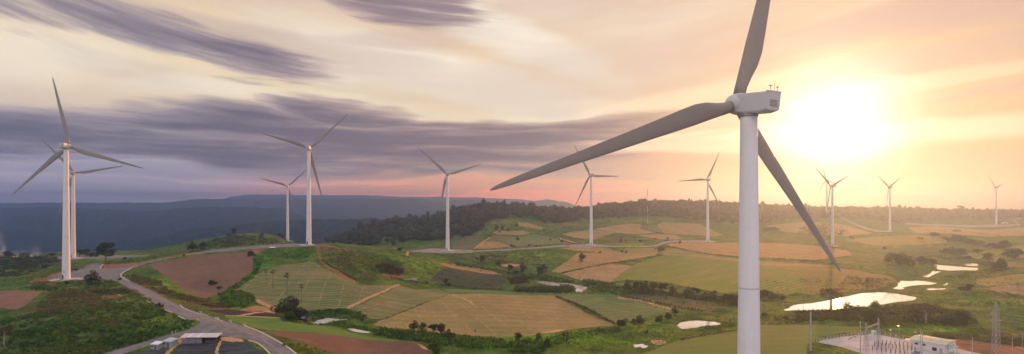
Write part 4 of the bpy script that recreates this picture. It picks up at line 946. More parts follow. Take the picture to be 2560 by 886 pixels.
def tree_proto(kind, seed):
    """unit tree: height 1 .. built at 10 m then scaled"""
    rng = random.Random(seed); tb = MB(); cl = []
    if kind == 'round':      # broad crown almost to the ground
        tb.tube((0,0,-.6), (.1,0,2.4), .32, .22); top = (.1, 0, 2.4)
        for i in range(rng.randint(9, 12)):
            a = rng.uniform(0, 6.28); r = rng.uniform(.8, 2.7); z = rng.uniform(1.9, 8.0)
            r *= 1.2-abs(z-4.6)/7
            c = (math.cos(a)*r, math.sin(a)*r, z); tb.tube(top, c, .14, .05, 5); q = rng.uniform(1.0, 1.9)
            cl.append((c, (q*1.15, q*1.15, q*.9)))
        cl.append(((.1, .1, 8.4), (1.4, 1.4, 1.3))); cl.append(((0, 0, 5.2), (2.3, 2.3, 2.2)))
        cols, n = GC, 1700
    elif kind == 'tall':     # clear trunk, flat-topped irregular crown
        tb.tube((0,0,-.6), (.25,0,3.4), .3, .2); top = (.25, 0, 3.4)
        for i in range(rng.randint(10, 12)):
            a = rng.uniform(0, 6.28); r = rng.uniform(.6, 2.4); z = rng.uniform(3.6, 9.0)
            c = (math.cos(a)*r+.3, math.sin(a)*r, z); tb.tube(top, c, .12, .04, 5); q = rng.uniform(.9, 1.5)
            cl.append((c, (q*1.3, q*1.2, q*.75)))
        cols, n = GD, 1800
    elif kind == 'wide':     # spreading rain-tree crown on forked trunks
        tb.tube((-.9,0,-.6), (-.6,0,4.4), .3, .2); tb.tube((.5,.2,-.6), (.3,.2,4.6), .26, .18)
        for i in range(13):
            a = rng.uniform(0, 6.28); r = rng.uniform(1.2, 4.4); z = 7.6-abs(r-1)*.55+rng.uniform(-.7, 1.0)
            c = (math.cos(a)*r, math.sin(a)*r, z); tb.tube((-.6 if c[0] < 0 else .3, 0, 4.4), c, .13, .04, 5); q = rng.uniform(.9, 1.4)
            cl.append((c, (q*1.4, q*1.4, q*.7)))
        cols, n = [srgb(128,104,70), srgb(112,100,62), srgb(140,112,80)], 900
    elif kind == 'thin':     # wispy half-bare
        tb.tube((0,0,-.6), (0,0,6.5), .18, .1)
        for i in range(16):
            a = rng.uniform(0, 6.28); r = rng.uniform(.8, 3.0); z0 = rng.uniform(2.0, 6.0); z = z0+rng.uniform(1.2, 3.4)
            c = (math.cos(a)*r, math.sin(a)*r, min(z, 9.6)); tb.tube((0, 0, z0), c, .08, .03, 5); q = rng.uniform(.7, 1.2)
            cl.append((c, (q, q, q*.8)))
        cols, n = GO, 900
    elif kind == 'bush':
        tb.tube((0,0,-.6), (0,0,3), .3, .15, 6)
        for i in range(8):
            a = rng.uniform(0, 6.28); r = rng.uniform(1.0, 3.4); z = rng.uniform(2.0, 6.6)-r*.4; q = rng.uniform(1.6, 2.4)
            c = (math.cos(a)*r, math.sin(a)*r, max(z, 1.6)); cl.append((c, (q, q, q))); tb.tube((0,0,2), c, .1, .04, 5)
        cols, n = GC, 1500
    elif kind == 'bare':
        tb.tube((0,0,-.6), (.1,0,6), .12, .07, 6)
        for i in range(14):
            a = rng.uniform(0, 6.28); z0 = rng.uniform(2.5, 6); tb.tube((.05, 0, z0), (math.cos(a)*rng.uniform(.6, 1.6), math.sin(a)*1.2, z0+rng.uniform(1.5, 3.5)), .05, .015, 4)
        return tb.mesh('trunk', PALEBARK), None
    elif kind == 'palm':
        tb.tube((0,0,-.4), (.12,.05,4.5), .17, .13, 8); tb.tube((.12,.05,4.5), (.1,0,8.6), .13, .11, 8)
        r_ = np.random.default_rng(seed); V = []; Fq = []; Cv = []; b = 0
        for i in range(26):
            a = r_.uniform(0, 6.28); el = r_.uniform(-.9, 1.35); L = r_.uniform(1.1, 1.5)
            d = np.array([math.cos(a)*math.cos(el), math.sin(a)*math.cos(el), math.sin(el)]); sd_ = np.array([-math.sin(a), math.cos(a), 0])
            up = np.cross(d, sd_); p0 = np.array([.1, 0, 8.7]); p1 = p0+d*L*.6; p2 = p0+d*L+np.array([0, 0, -.25])
            for k in range(7):      # fan blades
                an = (k-3)*.33; dd = d*math.cos(an)+sd_*math.sin(an); q = p1+dd*L*.55
                V += [p1, p1+dd*L*.3+up*.06+sd_*.05, q, p1+dd*L*.3-up*.06-sd_*.05]; Fq.append([b, b+1, b+2, b+3]); b += 4
            V += [p0, p0+sd_*.03, p1+sd_*.03, p1]; Fq.append([b, b+1, b+2, b+3]); b += 4
        col = np.tile(np.array(srgb(46, 54, 32)), (len(V), 1))*r_.uniform(.7, 1.3, (len(V), 1))
        return tb.mesh('trunk', BARK), np_mesh('crown', np.array(V), np.array(Fq), LEAF, False, col)
    return tb.mesh('trunk', PALEBARK if kind in ('wide', 'thin') else BARK), crown_mesh('crown', cl, n, .62 if kind != 'bush' else .75, cols, seed)
PROTO = {k: [tree_proto(k, 100*i+sum(map(ord, k))) for i in range(n)] for k, n in (('round', 4), ('tall', 3), ('wide', 2), ('thin', 2), ('bush', 3), ('bare', 1), ('palm', 3))}
WID = {'round': 6.2, 'tall': 5.6, 'wide': 9.5, 'thin': 6.0, 'bush': 8.2, 'bare': 3.0, 'palm': 3.4}
_tc = 0
def tree(kind, px, py, hp, wp, label, group=None, cat=None, ymin=0, ymax=3000):
    global _tc
    x, y, z = spot(px, py, ymin, ymax); h = hp/F*y; wd = wp/F*y
    nm = {'palm': 'palm_tree', 'bush': 'bush', 'bare': 'bare_tree'}.get(kind, 'tree')
    e = empty(nm, (x, y, z-.1), random.uniform(0, 6.28))
    s = h/(10.0 if kind != 'bush' else 8.0); sx = wd/WID[kind]
    if kind == 'palm': sx = s*1.05
    e.scale = (sx, sx, s)
    tr, cr = PROTO[kind][_tc % len(PROTO[kind])]; _tc += 1
    mobj('trunk', tr, e)
    if cr is not None: mobj('crown', cr, e)
    tag(e, label, cat or ('bush' if kind == 'bush' else 'tree'), group); return e
# trees that can be told apart
tree('tall', 264, 657, 53, 42, 'big dark tree with lopsided crown at the asphalt pad, right of the left turbines')
tree('round', 233, 711, 38, 27, 'rounded leafy green tree on the grass slope just below the asphalt pad')
tree('thin', 10, 868, 66, 30, 'thin half-bare tree with pale trunk in the bottom left corner')
tree('tall', 198, 642, 19, 17, 'first small dark tree right of the rear left turbine', ymin=500)
tree('round', 217, 642, 22, 17, 'tallest of the small dark trees behind the gravel pad', ymin=500)
tree('bush', 231, 642, 13, 15, 'low rounded bush beside the small dark trees behind the gravel pad', ymin=500)
tree('bush', 242, 642, 8, 10, 'smallest bush at the end of the tree row behind the gravel pad', ymin=500)
tree('round', 481, 629, 27, 25, 'left of the two round trees beyond the road above the brown hollow')
tree('round', 507, 628, 26, 19, 'right, narrower of the two round trees beyond the road above the brown hollow')
tree('tall', 587, 590, 20, 14, 'tall dark tree on the top of the bushy knoll left of the two crest turbines')
tree('bush', 574, 592, 9, 16, 'low dark bush at the left foot of the tall tree on the knoll')
tree('bush', 540, 602, 8, 12, 'small bush on the left shoulder of the bushy knoll')
tree('tall', 656, 598, 15, 11, 'slim tree on the knoll between the tall tree and the smaller crest turbine')
tree('bush', 660, 604, 8, 11, 'low bush on the knoll below the slim tree')
tree('tall', 698, 594, 12, 10, 'left one of two little brownish trees beside the smaller crest turbine', ymin=700)
tree('tall', 707, 594, 12, 10, 'right one of two little brownish trees beside the smaller crest turbine', ymin=700)
tree('thin', 736, 606, 10, 8, 'tiny tree between the two crest turbines, left one'); tree('thin', 745, 606, 8, 7, 'tiny tree between the two crest turbines, right one')
tree('palm', 843, 616, 15, 6, 'small palm standing alone on the skyline of the crest beyond the red path')
tree('bush', 1001, 626, 9, 17, 'dark bush on the crest left of the pale turbine pad')
PG = 'palms scattered on the striped crop slope'
tree('palm', 665, 709, 35, 12, 'leftmost palm on the crop slope, with a brownish crown', PG)
tree('palm', 682, 720, 46, 13, 'palm just right of the brownish palm, its crown level with it', PG)
tree('palm', 717, 736, 54, 13, 'tallest palm, in the middle of the striped crop slope', PG)
tree('palm', 753.5, 755, 45, 13, 'lowest palm, on the crop slope above the big dark tree clump', PG)
tree('palm', 557, 691, 11, 6, 'very small palm in the middle of the brown hollow field')
tree('bush', 533, 712, 13, 24, 'green bush at the bottom of the brown hollow field'); tree('bush', 548, 722, 7, 14, 'low shrub beside the green bush in the brown hollow field')
tree('round', 705, 794, 50, 40, 'left, darkest tree of the big clump beside the hut')
tree('round', 728, 796, 60, 40, 'highest tree of the big clump beside the hut, with a bright top')
tree('bush', 750, 800, 34, 42, 'bushy right tree of the big clump beside the hut')
tree('bush', 722, 803, 26, 36, 'low dense shrub in front of the big tree clump')
tree('bare', 850.5, 777, 38, 12, 'leafless thin tree on the field edge right of the small pond')
tree('bush', 627, 640, 14, 18, 'bush at the top right corner of the brown hollow field')
tree('round', 1037, 828, 29, 21, 'left tree of the pair at the left end of the creek thicket'); tree('round', 1056, 830, 25, 22, 'right tree of the pair at the left end of the creek thicket')
tree('tall', 1083, 836, 28, 24, 'ragged tree in the creek thicket, left beside a fuller one'); tree('round', 1103, 838, 32, 27, 'fuller tree in the creek thicket, right beside a ragged one')
tree('round', 1122, 852, 32, 22, 'dark upright tree in the creek thicket below the wide tan field')
tree('round', 1092, 890, 40, 34, 'dark tree at the bottom edge, left of the little glinting pool'); tree('palm', 1187.5, 848, 24, 10, 'little palm-like tree at the bottom rim of the wide tan field')
tree('round', 1115, 714, 20, 12, 'small dark upright tree in front of the dark orchard rows'); tree('bush', 1123, 715, 9, 11, 'bush at the foot of the small tree in front of the orchard rows')
tree('tall', 1205, 659, 22, 15, 'dark tree in the rough pasture below the pale turbine pad'); tree('round', 1246, 665, 15, 13, 'smaller dark tree right of the one in the rough pasture')
tree('round', 1296, 856, 26, 21, 'dark round tree at the creek, below the lower edge of the wide tan field'); tree('bush', 1310, 862, 16, 26, 'low bush right beside the dark round creek tree')
tree('round', 1348, 850, 19, 17, 'small tree right of the dark round creek tree'); tree('bush', 1367, 868, 24, 18, 'dark bush below the small creek tree'); tree('thin', 1413, 853, 28, 16, 'slim wispy tree on the bright green creek bank')
tree('bush', 1560, 814, 20, 34, 'wide dark bush at the lower corner of the green striped field'); tree('round', 1583, 813, 18, 16, 'small tree between the wide bush and the pole tree'); tree('round', 1601, 814, 28, 21, 'taller dark tree below the green striped field')
tree('bush', 1648, 805, 20, 20, 'rounded bush at the right tip of the green striped field'); tree('round', 1687, 787, 22, 17, 'dark tree above the reflecting pond'); tree('bush', 1672, 796, 16, 18, 'bush left below the dark tree above the reflecting pond'); tree('bush', 1616, 833, 9, 10, 'tiny round shrub in the meadow left of the reflecting pond')
tree('round', 1454, 656, 24, 18, 'lone dark round tree in the orange ploughed field')
tree('tall', 1277, 682, 22, 14, 'tree at the left edge of the little white clearing'); tree('round', 1305, 684, 26, 20, 'full dark tree right of the little white clearing'); tree('bush', 1291, 686, 12, 22, 'bush between the two trees at the white clearing')
tree('tall', 1347, 692, 27, 22, 'ragged tree above the lined reservoir'); tree('tall', 1360, 680, 20, 20, 'ragged tree behind the one above the lined reservoir')
tree('bare', 1393, 693, 20, 5, 'thin leafless stem at the corner of the orange field'); tree('thin', 1651, 638, 24, 24, 'vase-shaped shrub tree at the top of the big green field')
tree('wide', 2076, 777, 66, 62, 'wide spreading tree with two pale trunks at the left end of the big pond')
tree('round', 2118.6, 785, 33, 28, 'dark tree in front of the big pond, right of the pale trunks'); tree('bush', 2144, 782, 20, 23, 'rounded bush in front of the big pond'); tree('round', 2188.5, 777, 27, 24, 'two-lobed tree at the near shore of the big pond')
tree('round', 2181, 812, 42, 46, 'broad hazy tree behind the substation lattice gantry'); tree('thin', 2315, 808, 60, 54, 'large reddish half-bare tree behind the street lamp'); tree('thin', 2288, 806, 34, 34, 'smaller reddish tree left of the large half-bare one')
tree('round', 2370, 815, 36, 34, 'dark tree left in the pair behind the white building'); tree('round', 2402, 816, 44, 40, 'biggest dark tree behind the white building'); tree('tall', 2414, 736, 28, 24, 'umbrella-shaped tree in the meadow right of the ponds')
tree('bush', 2232, 660, 30, 42, 'left bush of the hazy clump above the ponds'); tree('bush', 2260, 663, 33, 44, 'middle, tallest bush of the hazy clump above the ponds'); tree('round', 2305, 665, 26, 26, 'round tree right in the hazy clump above the ponds'); tree('bush', 2328, 662, 18, 26, 'last low bush of the hazy clump above the ponds')
tree('round', 2470, 654, 24, 27, 'round tree right of the farthest pond'); tree('bush', 2494, 672, 30, 38, 'large dark bush right of the farthest pond'); tree('round', 2538, 648, 28, 44, 'dark tree near the right edge above the large dark bush')
tree('tall', 1503, 512, 11, 12, 'flat-topped tree on the forest skyline right of the turbine with the blade tip', ymin=1000); tree('tall', 1534, 508, 13, 7, 'thin tall tree on the forest skyline near the mast', ymin=1000)
tree('tall', 2403, 530, 17, 14, 'tall flat-topped tree above the hazy forest line on the right', ymin=1000); tree('tall', 1102, 543, 11, 7, 'small lone tree on the saddle of the dark forested hill', ymin=900)
def trees(kinds, label, group, pts, **k):
    for i, (px, py, h, w_) in enumerate(pts): tree(kinds[i % len(kinds)], px, py, h, w_, label, group, **k)
trees(['round', 'tall', 'round'], 'dark tree in the row below the big green slope', 'trees in the row below the big green slope',
  [(1568,730,33,22),(1592,733,30,23),(1613,733,33,26),(1634,733,30,24),(1657,736,29,25),(1682,738,25,24),(1720,746,31,24),(1741,746,29,22),(1763,750,21,19),(1788,750,25,24),(1818,764,31,26),(1838,764,29,26),(1847,758,24,22)])
trees(['bush'], 'bush in the scrub right of the huge tower, left of the big pond', 'bushes right of the huge tower', [(1910,742,20,26),(1935,747,14,24),(1958,750,11,20),(1912,790,10,16),(1965,797,8,14)])
trees(['bush', 'round'], 'hazy bush on the far slope right of the sun', 'bushes on the far right slope',
  [(2380,604,19,36),(2400,606,18,34),(2428,610,15,32),(2450,612,11,24),(2337,591,11,24),(2362,600,10,14),(2386,579,6,14),(2396,579,5,12),(2372,633,16,32),(2402,638,18,32),(2484,620,14,34),(2502,622,12,26),(2518,619,20,32),(2443,633,11,22),(2420,648,9,20),(2510,640,10,18),(2300,598,6,14),(2500,560,6,16)])
trees(['round', 'bush'], 'little dot-like tree on the fields of the far slope', 'little trees dotted over the far fields',
  [(1241,576,16,9),(1255.6,574,10,9),(1269,578,8,9),(1250,582,5,6),(1292,566,7,5),(1360,577,5,5),(1376,601,4,7),(1398,600,4,5),(1406,607,9,9),(1294,601,10,10),(1280,617,7,9),(1288,618,5,6),(1323,616,6,6),(1340,617,4,6),(1351,616,4,5),(1551,606,12,7),(1564,606,10,5),(1601,605,6,8),(1639,600,6,8),(1669,599,6,6),(1700,610,9,7),(2128,597,8,11),(2212,625,10,10),(2100,588,5,12),(1225,592,5,7),(1500,633,5,7),(1555,632,6,6),(1566,632,6,6),(1934,576,10,30),(1918,576,8,20),(2074,596,5,9),(1860,600,5,7)])
trees(['bush'], 'bush on the grass verge of the left road', 'bushes along the left road', [(396,766,10,14),(405,768,8,12),(312,650,8,9),(190,676,6,9),(110,671,7,12),(168,711,9,10),(300,700,6,9),(458,640,5,8)])
trees(['bush', 'round'], 'dark tree at the foot of the smoking burnt strip', 'dark trees by the burning strip', [(20,642,16,22),(60,641,10,20),(95,640,9,20),(130,640,8,16),(45,652,9,18),(75,664,8,20)], ymin=330)

# ------------------------------------------------------------------ vegetation nobody could count
def sample_poly(poly, n, rng):
    xs = [p[0] for p in poly]; ys = [p[1] for p in poly]; out = []
    while len(out) < n:
        x = rng.uniform(min(xs), max(xs), 4000); y = rng.uniform(min(ys), max(ys), 4000)
        k = inpoly(x, y, poly); out += list(zip(x[k], y[k]))
    return out[:n]
def undergrowth(name, poly, n, hpx, cols, seed, leaves=22, leaf=None, tall=.8, kind='stuff', clump=1.0):
    """low leafy clumps scattered on the ground inside an outline"""
    rng = np.random.default_rng(seed); P = []; S = []; K = []
    pts = np.array(sample_poly(poly, n, rng)); W3 = np.array([spot(a, b) for a, b in pts])
    Q = fbm(W3[:, 0]/13.0, W3[:, 1]/13.0, 3, 55); wet = np.zeros(len(pts), bool)
    for pl, lv in PONDS: wet |= inpoly(pts[:, 0], pts[:, 1], pl)
    for (x, y, z), qn, wt in zip(W3, Q, wet):
        if wt or (n > 300 and qn < .40 and rng.uniform() < .75): continue
        r = hpx*rng.uniform(.5, 1.3)/F*y*(.7+.7*qn)
        k = leaves; d = rng.normal(size=(k, 3)); d /= np.linalg.norm(d, axis=1, keepdims=True)
        d[:, 2] = np.abs(d[:, 2])*tall*1.3
        P.append(np.array((x, y, z))+d*r*rng.uniform(.5, 1.05, (k, 1))*clump); S += [r*(leaf or .55)]*k
        qi = int(np.clip((qn-.3)/.4*len(cols)+rng.normal()*.9, 0, len(cols)-1))
        K.append(np.tile(np.array(cols[qi])*rng.uniform(.8, 1.2), (k, 1)))
    v, f, c = leaf_quads(np.concatenate(P), np.array(S), rng, np.concatenate(K))
    o = mobj(name, np_mesh(name, v, f, LEAF, False, c)); tag(o, kind=kind); return o
DKS = [srgb(42, 74, 30), srgb(60, 104, 34), srgb(86, 134, 38), srgb(48, 84, 38), srgb(96, 140, 46)]
BRS = [srgb(82, 116, 36), srgb(96, 128, 40), srgb(70, 100, 36)]
OLS = [srgb(96, 98, 50), srgb(112, 104, 60), srgb(78, 88, 44), srgb(60, 76, 38)]
DRY = [srgb(112, 88, 62), srgb(92, 74, 54), srgb(124, 104, 70), srgb(70, 78, 40)]
undergrowth('scrub', [(0,800),(60,790),(150,770),(250,765),(330,760),(400,775),(470,800),(494,806),(480,820),(420,835),(340,858),(250,884),(180,895),(0,895)], 2900, 6, [srgb(34,56,26), srgb(46,76,30), srgb(62,104,34), srgb(88,134,38), srgb(74,96,40), srgb(104,104,62)], 1)
undergrowth('scrub', [(120,735),(260,712),(320,720),(370,745),(420,775),(330,765),(230,770),(120,790),(90,770)], 1000, 3.8, [srgb(50,76,32), srgb(74,104,38), srgb(104,112,54), srgb(116,98,70), srgb(98,84,64)], 2)
undergrowth('scrub', [(-80,650),(0,640),(60,640),(140,645),(150,655),(110,675),(60,690),(0,695),(-80,700)], 900, 4.5, [srgb(40,52,36), srgb(48,60,38), srgb(58,64,44)], 3)
undergrowth('scrub', [(80,706),(160,704),(260,703),(290,706),(330,735),(300,740),(200,728),(120,730),(60,722)], 600, 4, DKS+OLS, 4)
undergrowth('scrub', [(490,622),(520,606),(560,594),(620,590),(690,600),(705,606),(680,611),(620,614),(560,620),(505,626)], 700, 4.5, DKS+OLS, 5)
undergrowth('scrub', [(690,795),(760,800),(780,795),(870,792),(915,796),(925,806),(880,800),(860,806),(930,822),(925,836),(880,824),(830,815),(775,814),(700,802)], 420, 4.5, DKS+BRS[:1], 6)
undergrowth('scrub', [(800,775),(850,772),(900,783),(918,790),(915,798),(870,796),(800,792),(760,790),(762,782)], 380, 4.5, DKS, 7)
undergrowth('thicket', [(925,826),(960,822),(1010,832),(1060,838),(1100,840),(1150,846),(1180,850),(1260,852),(1262,868),(1200,872),(1150,868),(1120,862),(1085,872),(1060,856),(1010,850),(950,842)], 1300, 8, DKS+BRS, 8, 26)
undergrowth('thicket', [(1290,850),(1340,846),(1400,838),(1450,832),(1530,820),(1560,826),(1520,836),(1430,846),(1390,864),(1340,880),(1290,878)], 420, 5.5, DKS+BRS, 9)
undergrowth('thicket', [(1270,860),(1360,862),(1360,884),(1272,882)], 260, 8, DKS, 10, 26)
undergrowth('meadow_tufts', [(1400,850),(1550,826),(1700,800),(1850,800),(1847,824),(1740,836),(1690,852),(1600,884),(1380,884)], 700, 2.6, BRS+OLS, 11, 14)
undergrowth('thicket', [(1150,660),(1210,672),(1290,684),(1340,690),(1380,692),(1440,706),(1400,708),(1340,702),(1290,694),(1260,680),(1190,672),(1140,664)], 900, 4.2, DKS+OLS[2:], 12)
undergrowth('tall_crop_row', [(1288,723),(1434,722),(1436,731),(1400,733),(1290,731)], 520, 5.5, [srgb(64,84,40), srgb(82,104,44), srgb(54,72,36)], 13, 18, tall=1.2)
undergrowth('thicket', [(1456,712),(1500,706),(1530,712),(1600,732),(1560,735),(1480,730)], 420, 5, DKS+OLS[2:], 14)
undergrowth('thicket', [(1560,722),(1640,728),(1700,736),(1760,742),(1847,748),(1847,765),(1760,752),(1690,745),(1600,736)], 700, 5.5, [srgb(70,74,38), srgb(92,96,40), srgb(60,62,36)], 15)
undergrowth('thicket', [(1905,728),(1960,738),(1965,748),(1930,756),(1902,756)], 160, 5, OLS, 16)
undergrowth('scrub', [(1460,700),(1500,704),(1490,712),(1470,716),(1452,708)], 120, 4, DKS, 17)
undergrowth('thicket', [(1990,782),(2100,778),(2180,768),(2260,766),(2340,774),(2420,784),(2440,810),(2380,820),(2280,806),(2180,808),(2080,802),(1990,806)], 1500, 6.5, [srgb(72,74,36), srgb(88,84,42), srgb(62,64,34), srgb(100,92,50)], 18, 24)
undergrowth('meadow_tufts', [(2170,806),(2300,812),(2440,822),(2560,830),(2560,842),(2440,836),(2300,826),(2180,818)], 500, 4, [srgb(128,146,44), srgb(108,126,42), srgb(96,104,44)], 19, 16)
undergrowth('dry_reeds', [(2340,836),(2420,838),(2560,850),(2560,868),(2470,858),(2400,848),(2330,842)], 420, 5, [srgb(128,108,80), srgb(110,92,66), srgb(92,88,50)], 20, 16)
undergrowth('meadow_tufts', [(1905,760),(1960,785),(2030,800),(2030,812),(1905,812)], 420, 3.2, OLS, 21, 14)
undergrowth('scrub', [(2330,640),(2460,650),(2540,670),(2470,690),(2400,700),(2350,690),(2460,680),(2450,655),(2360,652)], 420, 3.2, OLS, 22, 14)
undergrowth('scrub', [(2120,690),(2230,700),(2225,722),(2190,730),(2100,728),(2060,745),(2040,740),(2100,715)], 360, 3.5, [srgb(104,92,44), srgb(84,80,40), srgb(112,74,46)], 23, 16)
undergrowth('scrub', [(2370,712),(2480,722),(2560,740),(2560,775),(2400,770),(2300,752),(2300,740),(2380,730)], 500, 2.8, OLS+BRS[:1], 24, 14)
undergrowth('dry_scrub', [(315,690),(340,688),(400,705),(420,725),(470,742),(540,748),(560,745),(575,770),(530,768),(470,756),(420,742),(370,720),(330,706)], 800, 3.4, DRY+OLS[:1], 25)
undergrowth('scrub', [(545,735),(590,728),(632,735),(636,750),(615,770),(580,772),(560,760)], 520, 5, DKS+BRS, 26)
undergrowth('scrub', [(635,640),(660,640),(650,670),(640,690),(600,720),(565,735),(548,736),(600,705),(632,680)], 300, 3.6, DKS, 27)
undergrowth('scrub', [(650,625),(780,618),(785,640),(760,648),(690,650),(650,665),(640,650)], 520, 2.6, BRS+DKS, 28, 14)
undergrowth('dry_scrub', [(800,622),(860,622),(960,640),(1010,660),(990,680),(960,700),(910,706),(860,682),(815,650)], 1100, 2.6, OLS+DRY+BRS, 29, 14)
undergrowth('dry_scrub', [(935,665),(965,660),(1010,676),(1000,690),(950,684)], 220, 4, [srgb(70,56,42), srgb(60,66,38), srgb(84,66,50)], 30)
undergrowth('dry_scrub', [(1190,640),(1330,636),(1360,650),(1350,665),(1260,660),(1190,650)], 600, 2.8, DRY+OLS, 31, 14)
undergrowth('dry_scrub', [(1270,696),(1310,694),(1322,708),(1280,712)], 160, 4, [srgb(84,58,50), srgb(70,60,44)], 32)
undergrowth('verge_grass', [(700,860),(760,862),(830,884),(850,895),(780,895),(735,880)], 260, 3.2, BRS+OLS, 33, 14)
undergrowth('scrub', [(2070,560),(2120,575),(2100,590),(2040,592),(1990,585),(2000,570)], 200, 3, OLS, 34)
ALLV = [srgb(64,88,34), srgb(84,104,40), srgb(96,108,44), srgb(52,74,32)]
undergrowth('meadow_tufts', [(1000,640),(1380,625),(1400,700),(1560,735),(1850,745),(1850,820),(1600,840),(1300,880),(1100,880),(1060,850),(1500,830),(1690,780),(1440,735),(1100,722),(960,700)], 2600, 2.4, ALLV, 91, 12)
undergrowth('meadow_tufts', [(1905,690),(2100,690),(2250,640),(2560,600),(2560,840),(2300,825),(1905,810)], 2400, 2.4, OLS+ALLV, 92, 12)
undergrowth('meadow_tufts', [(900,560),(1250,555),(1450,560),(1900,570),(2560,575),(2560,600),(2300,640),(1950,600),(1500,615),(1200,620),(1000,620)], 1500, 1.6, ALLV+OLS, 93, 10)
undergrowth('meadow_tufts', [(0,690),(150,660),(330,650),(420,632),(480,640),(330,665),(250,655),(160,678),(110,700),(60,725),(0,725)], 800, 2.2, BRS+ALLV, 94, 12)
RDS = [srgb(84,96,40), srgb(66,78,36), srgb(106,96,54)]
def hedgerow(pts, n, hpx, cols, seed, thick=1.2):
    L = [math.hypot(pts[i+1][0]-pts[i][0], pts[i+1][1]-pts[i][1]) for i in range(len(pts)-1)]
    undergrowth('hedgerow', band(pts, thick), n, hpx, cols, seed, 14)
HD = [srgb(46, 58, 34), srgb(60, 72, 38), srgb(78, 78, 46)]
hedgerow([(1074,753),(1015,777),(964,796)], 60, 2.2, HD, 51, .8); hedgerow([(1392,743),(1437,760),(1485,781),(1537,811)], 260, 3.2, HD, 52, 2)
hedgerow([(975,694),(1030,704),(1100,713),(1180,722),(1260,725)], 260, 2.6, HD, 53, 2); hedgerow([(1401,684),(1460,671),(1522,659),(1570,654)], 120, 2.2, HD, 54, 1)
hedgerow([(1663,613),(1714,626),(1766,635),(1847,643)], 160, 2, HD, 55, 1); hedgerow([(1905,645),(2000,651),(2100,662),(2160,670)], 160, 2.2, [srgb(84,76,42), srgb(70,70,38)], 56, 1.2)
hedgerow([(1115,658),(1180,664),(1225,674),(1262,688)], 160, 2.6, DKS, 57, 1.5); hedgerow([(1180,627),(1300,617),(1400,611),(1470,610)], 240, 1.6, HD, 58, 1)
hedgerow([(803,650),(830,668),(870,690),(892,702)], 120, 2.4, HD, 59, 1.2); hedgerow([(640,778),(700,789),(760,794),(820,806)], 160, 2.2, DKS, 60, 1.2)
hedgerow([(1128,732),(1240,733),(1330,735),(1420,740)], 110, 1.4, HD, 61, .6); hedgerow([(1560,742),(1633,756),(1700,770),(1760,779)], 240, 3, [srgb(60,70,36), srgb(84,72,44)], 62, 2)
hedgerow([(1530,708),(1560,703),(1640,706),(1714,720),(1790,734)], 200, 2.2, HD, 63, 1); hedgerow([(1410,590),(1450,600),(1490,595),(1540,583),(1600,588),(1660,584)], 160, 1.4, HD, 64, .8)
hedgerow([(1225,588),(1262,588),(1300,592),(1330,585),(1380,595),(1440,610)], 160, 1.4, HD, 65, .8); hedgerow([(1604,563),(1600,570),(1630,580),(1660,584)], 60, 1.6, HD, 66, .8)
hedgerow([(1700,850),(1760,838),(1847,826)], 200, 2.6, DRY, 67, 2); hedgerow([(1745,818),(1790,820),(1840,812)], 70, 5, BRS, 68, 3)
hedgerow([(2240,700),(2330,700),(2440,696),(2560,684)], 140, 2, OLS, 69, 1.2); hedgerow([(2280,571),(2340,577),(2420,582),(2500,590)], 120, 1.6, OLS, 70, 1)
hedgerow([(2120,850),(2180,828),(2270,846),(2370,862)], 120, 2.5, OLS, 71, 1); hedgerow([(1380,736),(1480,735),(1560,738)], 120, 1.8, HD, 72, .8)
hedgerow([(1855,728),(1910,734),(1990,740)], 80, 2, OLS, 73, 1); hedgerow([(1960,609),(2050,617),(2120,628)], 80, 1.5, OLS, 74, .8)
hedgerow([(-60,722),(60,712),(150,690),(230,664),(330,650)], 160, 2.0, DKS+BRS, 75, 2.5)

for q_, (pl, lv) in enumerate(PONDS):
    if lv is None or q_ in (0, 1, 3, 6, 7): continue
    n_ = int(sum(math.hypot(pl[i][0]-pl[i-1][0], pl[i][1]-pl[i-1][1]) for i in range(len(pl)))*.9)
    undergrowth('pond_bank_plants', band([(x_, y_) for x_, y_ in pl+pl[:1]], 1.1), max(n_, 30), 1.5, RDS, 300+q_, 10)
